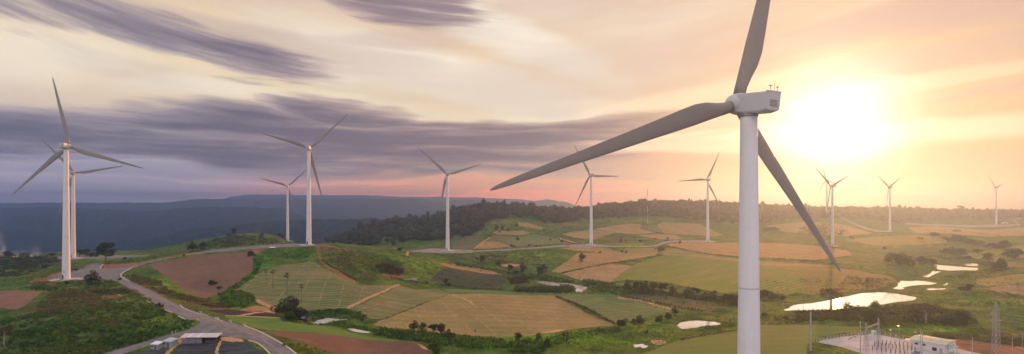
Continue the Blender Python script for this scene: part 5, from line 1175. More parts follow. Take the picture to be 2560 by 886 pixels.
# forest on the dark hill and along the right-hand ridge: one wooded mass
def forest():
    rng = np.random.default_rng(77)
    low = [(820,616),(900,619),(1000,618),(1060,613),(1100,603),(1150,594),(1180,588),(1205,572),(1225,556),(1240,550),(1300,546),(1370,556),(1400,559),(1440,552),(1500,548),(1600,541),(1660,544),(1700,546),(1800,560),(1900,560),(1990,546),(2060,547),(2180,549),(2240,556),(2300,552),(2400,548),(2490,549),(2560,546),(3000,545)]
    cre = [(820,930),(950,1010),(1050,1030),(1190,1110),(1310,1170),(1430,1230),(1600,1310),(1850,1410),(2060,1570),(2250,1660),(2500,1730),(3000,1800)]
    V, Fq, Cc = [], [], []; n = 0
    ico = bmesh.new(); bmesh.ops.create_icosphere(ico, subdivisions=1, radius=1); iv = np.array([v.co[:] for v in ico.verts]); ifc = np.array([[v.index for v in f.verts] for f in ico.faces])
    ico.free()
    N = 60000
    px = rng.uniform(815, 2960, N); Y = np.sqrt(rng.uniform(760**2, 1860**2, N))
    keep = rng.uniform(0, 1, N) < Y/1860
    px, Y = px[keep], Y[keep]
    yc = np.interp(px, [a for a, b in cre], [b for a, b in cre]); yl = np.interp(px, [a for a, b in low], [b for a, b in low])
    z = ground_at(px, Y); py = HY-F*z/Y
    j = np.clip(((px-GX[0])/2.5).round().astype(int), 0, NC-1); i = np.clip(np.searchsorted(GL, np.log(Y)), 0, NR-1)
    k = (Y < yc*1.04) & (py < yl+rng.normal(size=len(py))*1.2) & (FID[i, j] == 0)
    px, Y, z = px[k], Y[k], z[k]
    x = (px-CX)/F*Y
    # thin out to crown spacing on a jittered grid
    cell = {}
    for q in range(len(x)):
        key = (int(x[q]/6.5), int(Y[q]/7.5))
        if key not in cell: cell[key] = q
    sel = np.array(list(cell.values())); x, Y, z = x[sel], Y[sel], z[sel]
    m = len(x); r = rng.uniform(2.4, 6.4, m)*(.75+.5*fbm(x/60, Y/60, 2, 3)); h = rng.uniform(5, 11, m)*(.7+.6*fbm(x/50, Y/50, 3, 8))+(rng.uniform(0, 1, m) > .94)*rng.uniform(3, 8, m)
    base = np.array([srgb(46, 60, 34), srgb(58, 70, 38), srgb(70, 74, 42), srgb(40, 52, 34), srgb(82, 80, 46)])[rng.integers(0, 5, m)]
    brown = np.array([srgb(92, 74, 44), srgb(78, 66, 40), srgb(104, 82, 48)])[rng.integers(0, 3, m)]; flare_w = (np.clip((x/Y*F+CX-1150)/500, 0, 1)*rng.uniform(.2, .9, m))[:, None]; base = base*(1-flare_w)+brown*flare_w  # brown tint on the sunward side paints orange flare into the crown colours
    # crowns: knobbly closed bodies (triangles stored as quads would be degenerate, so kept apart)
    dv = iv[None]*(1+rng.normal(size=(m, len(iv), 1))*.3)
    tv = dv*np.stack([r, r, h*.42], -1)[:, None]+np.stack([x, Y, z+h*.6], -1)[:, None]
    tf = ifc[None]+(np.arange(m)*len(iv))[:, None, None]
    tc = np.repeat(base[:, None], len(iv), 1)*rng.uniform(.55, 1.4, (m, len(iv), 1))
    nl = 26; d = rng.normal(size=(m, nl, 3)); d /= np.linalg.norm(d, axis=2, keepdims=True); d[:, :, 2] = np.abs(d[:, :, 2])*1.1-.2
    c = d*np.stack([r, r, h*.45], -1)[:, None]*rng.uniform(.85, 1.2, (m, nl, 1))+np.stack([x, Y, z+h*.62], -1)[:, None]
    lv, lf, lc = leaf_quads(c.reshape(-1, 3), np.repeat(r*.45, nl), rng, np.repeat(base, nl, 0))
    # same mesh: quads of the sprays + crown bodies turned into quads by a repeated corner is avoided by a second object joined below
    me = bpy.data.meshes.new('forest'); nv = m*len(iv)
    allv = np.concatenate([tv.reshape(-1, 3), lv]).astype(np.float32); tri_ = tf.reshape(-1, 3); quad = lf+nv
    loops = np.concatenate([tri_.ravel(), quad.ravel()]).astype(np.int32)
    me.vertices.add(len(allv)); me.vertices.foreach_set('co', allv.ravel())
    me.loops.add(len(loops)); me.loops.foreach_set('vertex_index', loops)
    me.polygons.add(len(tri_)+len(quad))
    ls = np.concatenate([np.arange(len(tri_))*3, len(tri_)*3+np.arange(len(quad))*4]).astype(np.int32)
    me.polygons.foreach_set('loop_start', ls); me.polygons.foreach_set('loop_total', np.concatenate([np.full(len(tri_), 3), np.full(len(quad), 4)]).astype(np.int32))
    at = me.color_attributes.new('Col', 'FLOAT_COLOR', 'POINT'); cc = np.ones((len(allv), 4), np.float32); cc[:, :3] = np.concatenate([tc.reshape(-1, 3), lc]); at.data.foreach_set('color', cc.ravel())
    me.update(calc_edges=True); me.materials.append(LEAF)
    tag(mobj('forest', me), kind='stuff'); print('forest trees', m)
forest()
# ------------------------------------------------------------------ buildings, masts and street furniture
ROOFP = simple('sheet_roof_pink', (.62, .55, .54), .45, .0, .12, .8); ROOFW = simple('sheet_roof_white', (.74, .78, .80), .4, 0, .08, .8); ROOFB = simple('sheet_roof_grey', (.42, .50, .56), .45, 0, .12, .8)
GREENR = simple('green_roof', (.30, .44, .34), .5, 0, .1, .5); WALLW = simple('plaster_white', (.72, .72, .70), .8, 0, .08, .5); WOOD = simple('old_wood', (.14, .10, .08), .9, 0, .25, 2)
GLASSM = simple('dark_glass', (.04, .05, .06), .15); BRN = simple('insulator_brown', (.12, .055, .04), .35); TEAL = simple('teal_paint', (.10, .22, .25), .35); RUB = simple('rubber', (.02, .02, .02), .8)
YEL = simple('yellow_paint', (.65, .48, .06), .5); BLU = simple('blue_paint', (.05, .28, .36), .5); REDP = simple('red_paint', (.5, .08, .05), .6); CONC2 = simple('pale_kerb', (.50, .44, .37), .9, 0, .2, .8)
def place(name, px, py, label, cat, group=None, rz=0.0, ymin=0):
    x, y, z = spot(px, py, ymin); e = empty(name, (x, y, z), rz); tag(e, label, cat, group); return e
def tilt_roof(m, L, W, z0, z1, th=.1, ov=.4):
    """mono-pitch sheet: low at the front (-y), high at the back"""
    a = [(-L/2-ov, -W/2-ov, z0), (L/2+ov, -W/2-ov, z0), (L/2+ov, W/2+ov, z1), (-L/2-ov, W/2+ov, z1)]
    return m.add(a+[(x, y, z+th) for x, y, z in a], ((3,2,1,0),(4,5,6,7),(0,1,5,4),(1,2,6,5),(2,3,7,6),(3,0,4,7)))
# long open shed beside the junction
sx, sy, sz = spot(503, 856)
k = sy/F
e = empty('shed', (sx, sy, sz), R(3)); tag(e, 'long open shed with pinkish sheet roof and two white strips beside the road junction', 'shed')
L = 86*k; Wd = 3.4
r = tilt_roof(MB(), L, Wd, 2.2, 2.8).build('roof', ROOFP, e)
for fx in (-.27, .0):
    s_ = MB(); xx = fx*L-.05*L
    s_.add([(xx, -Wd/2-.42, 2.32), (xx+.6, -Wd/2-.42, 2.32), (xx+.6, Wd/2+.42, 2.925), (xx, Wd/2+.42, 2.925)], ((0,1,2,3),)); s_.build('light_strip', ROOFW, r)
for q in range(6):
    for yy in (-Wd/2, Wd/2): MB().tube((-L/2+.1+q*(L-.2)/5, yy, -.3), (-L/2+.1+q*(L-.2)/5, yy, 2.2 if yy < 0 else 2.75), .06).build('post', WOOD, e)
MB().box((-L*.2, -Wd/2+.1, .9), (L*.55, .08, 1.9)).build('wall', simple('tarp_grey', (.22, .23, .26), .8), e)
MB().box((0, Wd/2-.1, 1.2), (L-.3, .08, 2.3)).build('wall', WOOD, e)
MB().box((L*.3, -.3, .45), (L*.3, 1.6, .7)).build('bench', WOOD, e)
def small_shed(px, py, wpx, rz, roofm, label):
    x, y, z = spot(px, py); s = wpx/F*y
    e = empty('shed', (x, y, z-.05), rz); tag(e, label, 'shed')
    b = MB().box((0, 0, s*.22), (s*.86, s*.7, s*.5)).build('wall', simple('cement_block', (.34, .35, .36), .9, var=.15), e)
    tilt_roof(MB(), s*.86, s*.7, s*.48, s*.62, .06, .2).build('roof', roofm, e)
    MB().box((s*.12, -s*.352, s*.2), (s*.2, .04, s*.38)).build('door', WOOD, e); MB().box((-s*.24, -s*.352, s*.28), (s*.16, .04, s*.14)).build('window', GLASSM, e)
small_shed(426, 866, 30, R(-16), ROOFB, 'small block shed with blue-grey roof left of the long open shed')
small_shed(393, 871, 25, R(-10), ROOFW, 'smallest shed with bright white roof, beside the lower road')
x, y, z = spot(764, 804); e = empty('hut', (x, y, z), R(-22)); tag(e, 'dark wooden hut with pale blue roof beside the big tree clump', 'hut')
s = 26/F*y; MB().box((0, 0, s*.2), (s*.9, s*.6, s*.42)).build('wall', WOOD, e)
MB().add([(-s*.55, -s*.4, s*.34), (s*.2, -s*.45, s*.34), (s*.2, 0, s*.6), (-s*.55, 0, s*.6)], ((0,1,2,3),)).add([(-s*.55, s*.4, s*.34), (s*.2, s*.4, s*.34), (s*.2, 0, s*.6), (-s*.55, 0, s*.6)], ((3,2,1,0),)).build('roof', ROOFB, e)
MB().add([(s*.2, -s*.4, s*.32), (s*.55, -s*.4, s*.26), (s*.55, s*.2, s*.40), (s*.2, s*.2, s*.5)], ((0,1,2,3),)).build('lean_to_roof', WOOD, e)
MB().box((-s*.2, -s*.302, s*.16), (s*.2, .05, s*.3)).build('door', RUB, e)
e = place('shelter', 681, 624, 'tiny white-roofed shelter beside the road on the hill crest', 'shelter'); e.rotation_euler = (0, 0, R(4))
s = 13/F*e.location.y; tilt_roof(MB(), s, s*.6, 1.5, 1.9, .08, .1).build('roof', ROOFW, e)
for a in (-1, 1):
    for b in (-1, 1): MB().tube((a*s*.45, b*s*.26, -.2), (a*s*.45, b*s*.26, 1.5), .06).build('post', WOOD, e)
# kerbs and drains laid along the roads
def kerb(pts, wd=.55, h=.16):
    P = []
    for i in range(len(pts)-1):
        n = max(2, int(math.hypot(pts[i+1][0]-pts[i][0], pts[i+1][1]-pts[i][1])/5))
        for q in range(n): t_ = q/n; P.append((pts[i][0]*(1-t_)+pts[i+1][0]*t_, pts[i][1]*(1-t_)+pts[i+1][1]*t_))
    P.append(pts[-1]); W = [spot(*p) for p in P]; m = MB(); vs = []
    for i, p in enumerate(W):
        a = W[max(i-1, 0)]; b = W[min(i+1, len(W)-1)]; dx_, dy_ = b[0]-a[0], b[1]-a[1]; l = math.hypot(dx_, dy_) or 1
        nx, ny = -dy_/l*wd/2, dx_/l*wd/2
        vs += [(p[0]+nx, p[1]+ny, p[2]-.2), (p[0]+nx, p[1]+ny, p[2]+h), (p[0]-nx, p[1]-ny, p[2]+h), (p[0]-nx, p[1]-ny, p[2]-.2)]
    n = len(W); fs = [(4*i+j, 4*i+(j+1) % 4, 4*i+4+(j+1) % 4, 4*i+4+j) for i in range(n-1) for j in range(4)]+[(0,1,2,3), (4*n-1, 4*n-2, 4*n-3, 4*n-4)]
    tag(m.add(vs, fs).build('kerb', CONC2), kind='structure')
for pts, wd in (([(330,670),(312,679),(303,686),(303,692),(312,698),(322,703)], .9), ([(449,763),(459,771),(478,779),(491,783),(520,790)], .6), ([(536,796),(556,804)], .6),
    ([(609,815),(640,826),(656,833),(692,852),(722,871),(745,890)], .7), ([(412,775),(430,782)], .6), ([(442,789),(455,795),(464,799)], .6), ([(364,752),(377,757)], .5),
    ([(622,852),(645,859),(660,870),(672,882),(680,890)], .6), ([(257,660),(250,672),(258,673)], .6), ([(375,657),(401,650.5),(441,643),(481,636),(547,630.5),(600,627)], .45), ([(118,703),(160,705)], .3)):
    kerb(pts, wd)
def block(px, py, label, s=1.1):
    e = place('culvert_block', px, py, label, 'culvert', 'culvert heads along the road edge', rz=R(-25))
    MB().box((0, 0, .3), (s*1.5, s*.7, .7)).build('headwall', CONC, e); MB().lathe([(.28, 0), (.28, .04)], 14).build('pipe_mouth', RUB, e).matrix_local = Matrix.Translation((0, -s*.36, .32)) @ Matrix.Rotation(R(90), 4, 'X')
block(501, 783, 'grey culvert head on the road edge above the brown patch'); block(543, 797, 'culvert head on the road edge beside the bright grass tip'); block(610, 815, 'culvert head where the long pale kerb of the right road begins'); block(575, 806, 'culvert head in the gap between the two kerb pieces')
def sign(px, py, hp, mat, label, cat, shape='plate'):
    e = place('road_sign' if shape == 'plate' else 'marker_post', px, py, label, cat); h = hp/F*e.location.y
    if shape == 'plate':
        MB().tube((0, .05, -.2), (0, .05, h), .04).build('post', STEEL, e); MB().box((0, 0, h*.78), (h*.62, .05, h*.48)).build('sign_plate', mat, e)
    else:
        MB().tube((0, 0, -.1), (0, 0, h*.75), .12, .1).build('post', WHITE, e); MB().tube((0, 0, h*.75), (0, 0, h), .125, .1).build('reflector_cap', mat, e)
sign(494, 806, 9, YEL, 'yellow sign plate at the grassy corner of the junction', 'road sign'); sign(469, 821, 8, BLU, 'blue-green sign plate on the verge left of the junction', 'road sign')
sign(457, 825, 6, YEL, 'small yellow marker on the verge beside the blue-green sign', 'marker post', 'p'); sign(482, 814, 6, WHITE, 'white marker post on the verge right of the blue-green sign', 'marker post', 'p')
sign(439, 831, 5, WHITE, 'right one of the two low white stubs on the verge of the lower road', 'marker post', 'p'); sign(430, 834, 5, WHITE, 'left one of the two low white stubs on the verge of the lower road', 'marker post', 'p')
e = place('pipe_frame', 440, 850, 'rusty pipe frame standing left of the long open shed', 'frame'); s = 14/F*e.location.y
for q in range(4): MB().tube((-s/2+q*s/3, 0, -.2), (-s/2+q*s/3, 0, 1.5), .04).build('leg', REDP, e)
for zz in (.7, 1.45): MB().tube((-s/2, 0, zz), (s/2, 0, zz), .035).build('rail', REDP, e)
for i, px in enumerate((620, 640, 662)):
    e = place('marker_post', px, 614-.0*i, 'thin white road post on the hill crest near the turbines', 'marker post', 'road posts on the hill crest'); MB().tube((0, 0, -.2), (0, 0, 1.6), .1).build('post', WHITE, e); MB().box((0, 0, 1.68), (.24, .24, .14)).build('cap', REDP, e)
# lattice helper
def lattice(m, zs, ws, r=.05, ox=0, oy=0, depth=1.0):
    for i in range(len(zs)-1):
        a, b = ws[i]/2, ws[i+1]/2
        ca = [(ox+sx_*a, oy+sy_*a*depth, zs[i]) for sx_, sy_ in ((-1,-1),(1,-1),(1,1),(-1,1))]; cb = [(ox+sx_*b, oy+sy_*b*depth, zs[i+1]) for sx_, sy_ in ((-1,-1),(1,-1),(1,1),(-1,1))]
        for j in range(4):
            m.tube(ca[j], cb[j], r, n=4, cap=False); jj = (j+1) % 4
            m.tube(ca[j], cb[jj], r*.6, n=3, cap=False); m.tube(ca[jj], cb[j], r*.6, n=3, cap=False); m.tube(cb[j], cb[jj], r*.6, n=3, cap=False)
GALV = simple('galvanised', (.38, .38, .40), .65, .1, .1, 1)
# met mast
e = place('met_mast', 1619, 575, 'very thin tall guyed mast with red and white bands in front of the forest ridge', 'mast', ymin=600)
h = 104/F*e.location.y
for q in range(7):
    m = MB(); z0 = h*q/7; z1 = h*(q+1)/7; lattice(m, list(np.linspace(z0, z1, 5)), [.55]*5, .07); m.build('mast_section', REDP if q % 2 == 0 else WHITE, e)
for q in range(3):
    a = q*2.094; MB().tube((0, 0, h*.93), (math.cos(a)*h*.35, math.sin(a)*h*.35, -1), .03, n=3).build('guy_wire', STEEL, e)
# poles
def pole(px, pb, hp, label, arms=(), kind='concrete', rz=0.0, thick=.2, ymin=0, group=None):
    e = place('utility_pole', px, pb, label, 'utility pole', group, rz, ymin); h = hp/F*e.location.y
    MB().tube((0, 0, -.5), (0, 0, h), thick, thick*.62, 10).build('shaft', CONC if kind == 'concrete' else WOOD, e)
    for i, (fz, w_) in enumerate(arms):
        c = MB().box((0, 0, h*fz), (w_, .12, .12)).build('crossarm', GALV, e)
        for xx in (-w_*.42, 0, w_*.42): MB().lathe([(.07, 0), (.12, .05), (.07, .12), (.12, .18), (.05, .3)], 8, (xx, 0, h*fz+.06)).build('insulator', BRN, c)
    return e, h
e, h = pole(2026, 877, 99, 'tall concrete pole at the left corner of the substation yard', [(.88, .5)], thick=.3)
MB().tube((.42, 0, -.3), (.42, 0, h*.97), .14, .1).build('side_post', CONC, e)
pole(2151, 892, 88, 'concrete pole with three crossarms left of the lattice gantry', [(.97, 2.4), (.83, 2.2), (.74, 1.4)], thick=.24, rz=R(20))
e, h = pole(2301, 906, 82, 'twin concrete pole in front of the white building', [(.8, 3.0), (.6, 3.2), (.42, 2.6)], thick=.2); MB().tube((.75, 0, -.3), (.75, 0, h*.96), .2, .13).build('side_post', CONC, e)
pole(2431, 893, 50, 'short utility pole between the building and the pylon', [(.85, 1.4)], thick=.17); pole(2531, 893, 48, 'utility pole with box right of the pylon', [(.98, 1.8), (.75, 1.0)], thick=.17)
e, h = pole(2556, 870, 36, 'slim pole at the right edge beyond the red bank', [], thick=.1)
MB().box((0, 0, h), (.5, .3, .2)).build('lamp_head', GALV, e)
pole(1448, 708, 20, 'wooden pole with crossarm beside the lined reservoir', [(.8, 3.0)], 'wood', thick=.2); pole(2008, 777, 38, 'thin pole standing in the big pond near its left end', [(.6, 1.2)], 'wood', thick=.14)
pole(2255, 752, 22, 'thin pole at the right part of the big pond', [], 'wood', thick=.1); pole(2237, 723, 14, 'short pole at the left tip of the second pond', [], 'wood', thick=.12)
for i, (a, b) in enumerate(((2325, 874), (2352, 880))):
    pole(a, b, 36, ('lightning rod pole', 'right lightning rod pole')[i]+' standing against the white building facade', [], thick=.08, group='rods by the building')
# street lamp, lit
e = place('street_lamp', 2249, 869, 'lit street lamp with glowing orange head behind the substation yard', 'street lamp'); h = 57/F*e.location.y
MB().tube((0, 0, -.4), (0, 0, h), .11, .07).build('pole', GALV, e); MB().tube((0, 0, h*.93), (-.8, -.2, h*.97), .05).build('arm', GALV, e)
lm, t = new_mat('lamp_light'); em = t.n('ShaderNodeEmission'); em.inputs[0].default_value = (1, .42, .08, 1); em.inputs[1].default_value = 22; oo = t.n('ShaderNodeOutputMaterial'); t.nt.links.new(em.outputs[0], oo.inputs[0])
lh = MB().box((-.85, -.21, h*.97+.02), (.62, .3, .12)).build('lamp_head', GALV, e)
MB().lathe([(.06, -.3), (.24, -.22), (.3, -.1), (.26, -.04)], 12, (-.85, -.21, h*.97)).build('lamp_glass', lm, lh)
# pylon
x, y, z = spot(2490, 886); e = empty('power_pylon', (x, y, z), R(12)); tag(e, 'steel lattice pylon right of the substation with arms on its left side', 'pylon'); h = 131/F*y
m = MB(); lattice(m, [0, h*.12, h*.24, h*.36, h*.48, h*.58, h*.68, h*.78, h*.86], [2.2, 2.1, 2.0, 1.9, 1.8, 1.7, 1.6, 1.5, 1.35], .09); m.build('lattice_body', GALV, e)
m = MB(); lattice(m, [h*.86, h*.93, h], [1.35, .7, .1], .07); m.build('peak', GALV, e)
for zz, w_ in ((.78, 3.4), (.64, 3.6)):
    for s_ in (-1, 1):
        if s_ > 0 and zz > .7: continue
        m = MB(); tip = (s_*w_, 0, h*zz)
        for yy in (-.7, .7): m.tube((s_*.7, yy, h*zz-.25), tip, .07, n=4); m.tube((s_*.7, yy, h*zz+.9), tip, .06, n=4)
        m.build('crossarm', GALV, e); MB().lathe([(.05, 0), (.14, -.2), (.06, -.35), (.14, -.5), (.06, -.65), (.14, -.8), (.04, -1.3)], 8, (s_*w_, 0, h*zz)).build('insulator', BRN, e)
P0 = Vector((x, y, z+h*.8))
for i, (dz_, ex) in enumerate(((0, 95), (-3.2, 100), (3.5, 90))):
    m = MB(); p = P0+Vector((.6, .2, dz_)); q = p+Vector((ex, 12, -3))
    pr = p
    for k_ in range(1, 13):
        f_ = k_/12; c = p.lerp(q, f_)-Vector((0, 0, 14*f_*(1-f_)))
        m.tube(pr, c, .03, n=4, cap=False); pr = c
    o = m.build('power_line', GALV); tag(o, 'thin power line hanging from the pylon off to the right', 'power line', 'wires from the pylon')
# substation: fence, gantry, switchgear, building
def fence(pts, label):
    W = [Vector(spot(*p)) for p in pts]; e = empty('yard_fence', W[0]); tag(e, label, 'fence'); n0 = 0
    mat_, t = new_mat('fence_mesh'); c = t.n('ShaderNodeTexCoord').outputs['UV']
    for a, b in zip(W[:-1], W[1:]):
        n = max(1, round((b-a).length/3.0)); top = Vector((0, 0, 2.0))
        for q in range(n):
            p = a.lerp(b, q/n)-W[0]; r_ = a.lerp(b, (q+1)/n)-W[0]
            MB().tube(p-Vector((0, 0, .4)), p+top, .075, n=6).build('post', WHITE, e)
            m = MB(); m.tube(p+top*.97, r_+top*.97, .04, n=4); m.tube(p+top*.08, r_+top*.08, .035, n=4); m.tube(p+top*.5, r_+top*.5, .025, n=4)
            for k_ in range(1, 9): u = p.lerp(r_, k_/9); m.tube(u+top*.08, u+top*.97, .018, n=3, cap=False)
            m.build('fence_panel', GALV, e)
fence([(2042, 857), (2110, 846), (2181, 836), (2200, 838), (2240, 846), (2277, 853)], 'pale post and rail fence along the back of the substation yard')
fence([(2042, 857), (2102, 868), (2150, 884)], 'pale post and rail fence along the left front of the substation yard')
e = place('guard_hut', 2184, 839, 'tiny white hut at the far corner of the substation fence', 'hut'); MB().box((0, 0, 1.1), (1.6, 1.5, 2.2)).build('wall', WALLW, e); MB().box((0, 0, 2.27), (2.0, 1.9, .14)).build('roof', WHITE, e); MB().box((.1, -.77, .95), (.7, .04, 1.8)).build('door', GALV, e)
g1_ = spot(2165, 882); g2_ = spot(2196, 868); ga = Vector((g1_[0], g1_[1], -66)); gb = Vector((g2_[0], g2_[1], -66))
ga.z = g1_[2]; gb.z = g2_[2]; e = empty('lattice_gantry', ga); tag(e, 'steel lattice gantry with two towers and a beam in the substation yard', 'gantry')
hg = 76/F*ga.y; d = gb-ga
for off in (Vector((0, 0, 0)), d):
    m = MB(); lattice(m, list(np.linspace(0, hg, 10)+off.z), list(np.linspace(1.7, .35, 10)), .06, off.x, off.y); m.build('lattice_tower', GALV, e)
m = MB(); n = 8
for s_ in ((0, -.35), (0, .35), (.5, 0)):
    m.tube(Vector((0, s_[1], hg*.8+s_[0])), d+Vector((0, s_[1], hg*.8+s_[0])), .06, n=4)
for q in range(n+1):
    p = d*(q/n); m.tube(p+Vector((0, -.35, hg*.8)), p+Vector((0, 0, hg*.8+.5)), .035, n=3); m.tube(p+Vector((0, .35, hg*.8)), p+Vector((0, 0, hg*.8+.5)), .035, n=3)
m.build('lattice_beam', GALV, e)
for q in (.2, .5, .8): MB().lathe([(.05, 0), (.15, -.2), (.06, -.35), (.15, -.5), (.06, -.65), (.15, -.8), (.04, -1.1)], 8, tuple(d*q+Vector((0, 0, hg*.8)))).build('insulator', BRN, e)
SG = {}
def gear(x, y, z, kind):
    """switchgear stand: steel leg and dark ribbed insulator"""
    if kind not in SG:
        hl = 1.5; ins = [(.1, hl)]
        for q in range(9): ins += [(.2, hl+.1+q*.16), (.11, hl+.18+q*.16)]
        ins += [(.08, hl+1.65)]
        SG[kind] = (MB().tube((-.18, 0, -.2), (-.18, 0, hl), .05, n=6).tube((.18, 0, -.2), (.18, 0, hl), .05, n=6).box((0, 0, hl), (.6, .3, .1)).mesh('stand', GALV), MB().lathe(ins, 10).mesh('insulator', BRN), MB().lathe([(.1, hl+1.65), (.28, hl+1.7), (.28, hl+1.95), (.1, hl+2.05)], 10).tube((0, 0, hl+2.0), (0, -.5, hl+2.4), .04, n=5).mesh('terminal', GALV))
    e = empty('insulator_stand', (x, y, z), R(20)); tag(e, 'steel stand with dark ribbed insulator in the rows of the substation yard', 'insulator', 'insulator stands in the substation')
    for me in SG[kind]: mobj(me.name, me, e)
for rr, (a, b, n) in enumerate((((2186, 874), (2288, 886), 12), ((2196, 868), (2280, 877), 9), ((2181, 884), (2262, 896), 8))):
    A0 = spot(*a); B0 = spot(*b)
    for q in range(n):
        f_ = q/(n-1); gx = A0[0]*(1-f_)+B0[0]*f_; gy = A0[1]*(1-f_)+B0[1]*f_; gear(gx, gy, float(ground_xy(gx, gy)), 0)
for q, (px, py) in enumerate(((2172, 872), (2228, 890))):
    e = place('busbar_frame', px, py, ('left', 'right')[q]+' low steel busbar frame among the insulator stands', 'frame', rz=R(-25))
    for xx in (-3, 0, 3): MB().tube((xx, 0, -.2), (xx, 0, 3.6), .07, n=6).build('post', GALV, e)
    MB().box((0, 0, 3.6), (6.4, .14, .14)).build('beam', GALV, e)
ux, uy = math.cos(R(-54.6)), math.sin(R(-54.6)); wx_, wy_ = -uy, ux; A0 = (181.0, 254.5); Lb, Wb = 13.2, 12.5
cxx = A0[0]+ux*Lb/2+wx_*Wb/2; cyy = A0[1]+uy*Lb/2+wy_*Wb/2; gz = float(ground_xy(A0[0]+2, A0[1])); 
e = empty('substation_building', (cxx, cyy, gz), R(-54.6)); tag(e, 'white flat-walled substation building with pale green roof', 'building')
# local x runs along the long front (u), local y towards the back (w)
wl = MB().box((0, 0, 1.9), (Lb, Wb, 4.4)).build('wall', WALLW, e)
a = [(-Lb/2-.5, -Wb/2-.5, 4.12), (Lb/2+.5, -Wb/2-.5, 4.12), (Lb/2+.5, Wb/2+.5, 4.12), (-Lb/2-.5, Wb/2+.5, 4.12)]; rf = MB(); rg = [(-Lb/2-.5, 0, 4.75), (Lb/2+.5, 0, 4.75)]
rf.add(a+rg, ((0, 1, 5, 4), (2, 3, 4, 5), (0, 4, 3), (1, 2, 5), (3, 2, 1, 0))).build('roof', GREENR, e)
MB().box((0, -Wb/2-.56, 4.0), (Lb+1, .1, .4)).build('fascia', WHITE, e)
for xx in (-4.2, -1.4): MB().box((xx, -Wb/2-.02, 2.4), (1.3, .08, .9)).build('window', GLASSM, e)
MB().box((2.6, -Wb/2-.03, 1.3), (1.7, .1, 1.5)).build('window', GLASSM, e)
MB().box((5.0, -Wb/2-.03, 1.0), (1.1, .08, 2.1)).build('door', GALV, e)
for yy in (-3.5, 0, 3.5): MB().box((Lb/2+.02, yy, 2.3), (.08, 1.3, .9)).build('window', GLASSM, e)
MB().box((-Lb/2-1.2, -Wb/2+1.6, 3.2), (2.6, 3.2, .16)).build('canopy', WHITE, e)
px_ = MB(); px_.box((Lb/2+1.8, -Wb/2+2.0, 3.35), (3.8, 4.0, .3)); px_.build('porch_roof', GREENR, e)
MB().box((Lb/2+1.8, -Wb/2+2.0, 3.1), (3.6, 3.8, .2)).build('porch_fascia', WHITE, e)
for xx, yy in ((3.4, .3), (3.4, 3.6), (.3, .3)): MB().box((Lb/2+xx, -Wb/2+yy, 1.5), (.35, .35, 3.1)).build('porch_column', WALLW, e)
# pickup truck parked in the yard
e = place('pickup_truck', 2292, 888, 'teal pickup truck parked in front of the white building', 'pickup truck', rz=R(30))
def carpoly(m, prof, w_):
    n = len(prof); vs = [(x_, -w_/2, z_) for x_, z_ in prof]+[(x_, w_/2, z_) for x_, z_ in prof]
    return m.add(vs, [(i, (i+1) % n, n+(i+1) % n, n+i) for i in range(n)]+[tuple(range(n-1, -1, -1)), tuple(range(n, 2*n))])
bd = carpoly(MB(), [(-2.6, .45), (2.5, .45), (2.6, .75), (2.45, 1.0), (1.2, 1.1), (-.7, 1.1), (-.75, 1.15), (-2.6, 1.1)], 1.8).build('body', TEAL, e)
carpoly(MB(), [(-.75, 1.1), (1.2, 1.1), (.55, 1.7), (-.55, 1.74)], 1.6).build('cab', TEAL, e)
carpoly(MB(), [(-.55, 1.16), (.95, 1.16), (.48, 1.62), (-.45, 1.65)], 1.63).build('window', GLASSM, e)
for xx in (-1.6, 1.6):
    for yy in (-.82, .82): MB().tube((xx, yy-.12, .36), (xx, yy+.12, .36), .36, n=16).build('wheel', RUB, e)
# pavilion near the farthest turbine, small sheds
e = place('pavilion', 2510, 560, 'small white pavilion beside the road near the farthest right turbine', 'pavilion', ymin=1000); s = 12/F*e.location.y
MB().box((0, 0, 1.3), (s, s*.5, 2.6)).build('wall', WALLW, e); tilt_roof(MB(), s, s*.5, 2.7, 4.0, .2, 1).build('roof', ROOFB, e); MB().box((0, -s*.26, 1.0), (s*.2, .1, 2)).build('door', GLASSM, e)
e = place('metal_sheet', 2289, 832, 'small white sheet lying in the bright grass behind the street lamp', 'sheet'); MB().box((0, 0, .25), (1.5, .9, .08)).build('panel', ROOFW, e)
e = place('signboard', 2226, 831, 'little pale signboard standing in the grass left of the street lamp', 'signboard'); MB().box((0, 0, 1.2), (1.1, .08, 1.0)).build('board', ROOFW, e); MB().tube((-.4, .06, -.2), (-.4, .06, 1.6), .04).build('post', WOOD, e); MB().tube((.4, .06, -.2), (.4, .06, 1.6), .04).build('post', WOOD, e)
# trellis posts in the orchard strip
for i in range(22):
    f_ = i/21; px = 1580+f_*180; py = np.interp(px, [1560, 1633, 1700, 1760], [743, 755, 769, 778])
    e = place('trellis_post', px, float(py), 'pale trellis post along the lower edge of the orchard strip', 'post', 'trellis posts of the orchard'); MB().tube((0, 0, -.3), (0, 0, 2.0), .07, n=6).build('shaft', CONC, e); MB().box((0, 0, 1.9), (.5, .06, .06)).build('cross_bar', CONC, e)

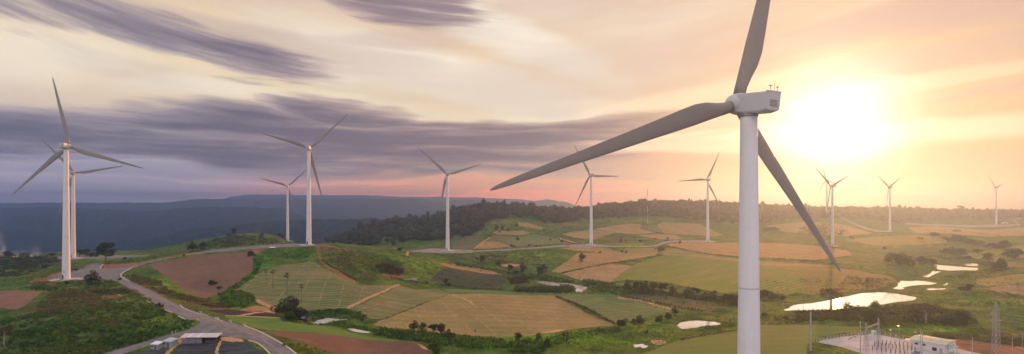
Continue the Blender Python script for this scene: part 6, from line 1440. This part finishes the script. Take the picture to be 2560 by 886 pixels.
# ------------------------------------------------------------------ burning strip with smoke at the left edge
fx_, fy_, fz_ = spot(20, 642)
fm, t = new_mat('flame'); em = t.n('ShaderNodeEmission'); co_ = pos(t); em.inputs[0].default_value = (1, .30, .08, 1); em.inputs[1].default_value = 1.6; oo = t.n('ShaderNodeOutputMaterial'); t.nt.links.new(em.outputs[0], oo.inputs[0])
rg_ = random.Random(5)
for gi, (a, b, n) in enumerate(((-8, 12, 10), (35, 52, 9), (80, 88, 4))):
    m = MB()
    for q in range(n):
        px = rg_.uniform(a, b); x = (px-CX)/F*fy_; y = fy_+rg_.uniform(-2, 2); z = float(ground_xy(x, y)); hh = rg_.uniform(.4, 1.2); w_ = rg_.uniform(.2, .5)
        m.lathe([(w_*.6, -.1), (w_, hh*.3), (w_*.55, hh*.65), (.03, hh)], 7, (x, y, z))
    tag(m.build('fire', fm), ('low flames at the left edge of the burning strip', 'brightest flames in the middle of the burning strip', 'last small flames at the right end of the burning strip')[gi], 'fire', kind='stuff')
def smoke(x0, x1, z1, dens, seed, lean):
    m, t = new_mat('smoke'); p = pos(t); X, Y_, Z = t.xyz(p)
    q = t.v('ADD', p, (seed, 0, 0)); n1 = t.noise(t.v('MULTIPLY', q, (1, 1, .45)), .13, 4, .6)
    xc = (x0+x1)/2; hw = (x1-x0)/2
    zr = t.m('DIVIDE', t.m('SUBTRACT', Z, fz_-1), z1-fz_)
    ux_ = t.m('DIVIDE', t.m('SUBTRACT', t.m('SUBTRACT', X, xc), t.m('MULTIPLY', zr, lean)), hw)
    uy_ = t.m('DIVIDE', t.m('SUBTRACT', Y_, fy_), 8.0)
    side = t.m('MULTIPLY', t.ramp(t.m('ABSOLUTE', ux_), 1.0, .3), t.ramp(t.m('ABSOLUTE', uy_), 1.0, .4))
    fall = t.m('MULTIPLY', t.ramp(zr, 1.0, .0), t.m('ADD', .15, t.m('MULTIPLY', t.ramp(zr, .4, .0), .85)))
    den = t.m('MULTIPLY', t.m('MULTIPLY', side, fall), t.m('MULTIPLY', t.ramp(n1, .42, .68), dens))
    v = t.n('ShaderNodeVolumePrincipled'); v.inputs['Color'].default_value = (.72, .86, 1.0, 1); t.setin(v.inputs['Density'], den); v.inputs['Anisotropy'].default_value = -.3
    oo = t.n('ShaderNodeOutputMaterial'); t.nt.links.new(v.outputs[0], oo.inputs['Volume'])
    o = MB().box((xc+lean/2, fy_, (fz_+z1)/2), (x1-x0+abs(lean)+2, 17, z1-fz_+1)).build('smoke', m); tag(o, kind='stuff')
def wx(px): return (px-CX)/F*fy_
smoke(wx(-60), wx(14), fz_+42, 1.3, 3, -4); smoke(wx(14), wx(58), fz_+9, 1.6, 9, 2); smoke(wx(70), wx(96), fz_+16, .6, 17, 2)
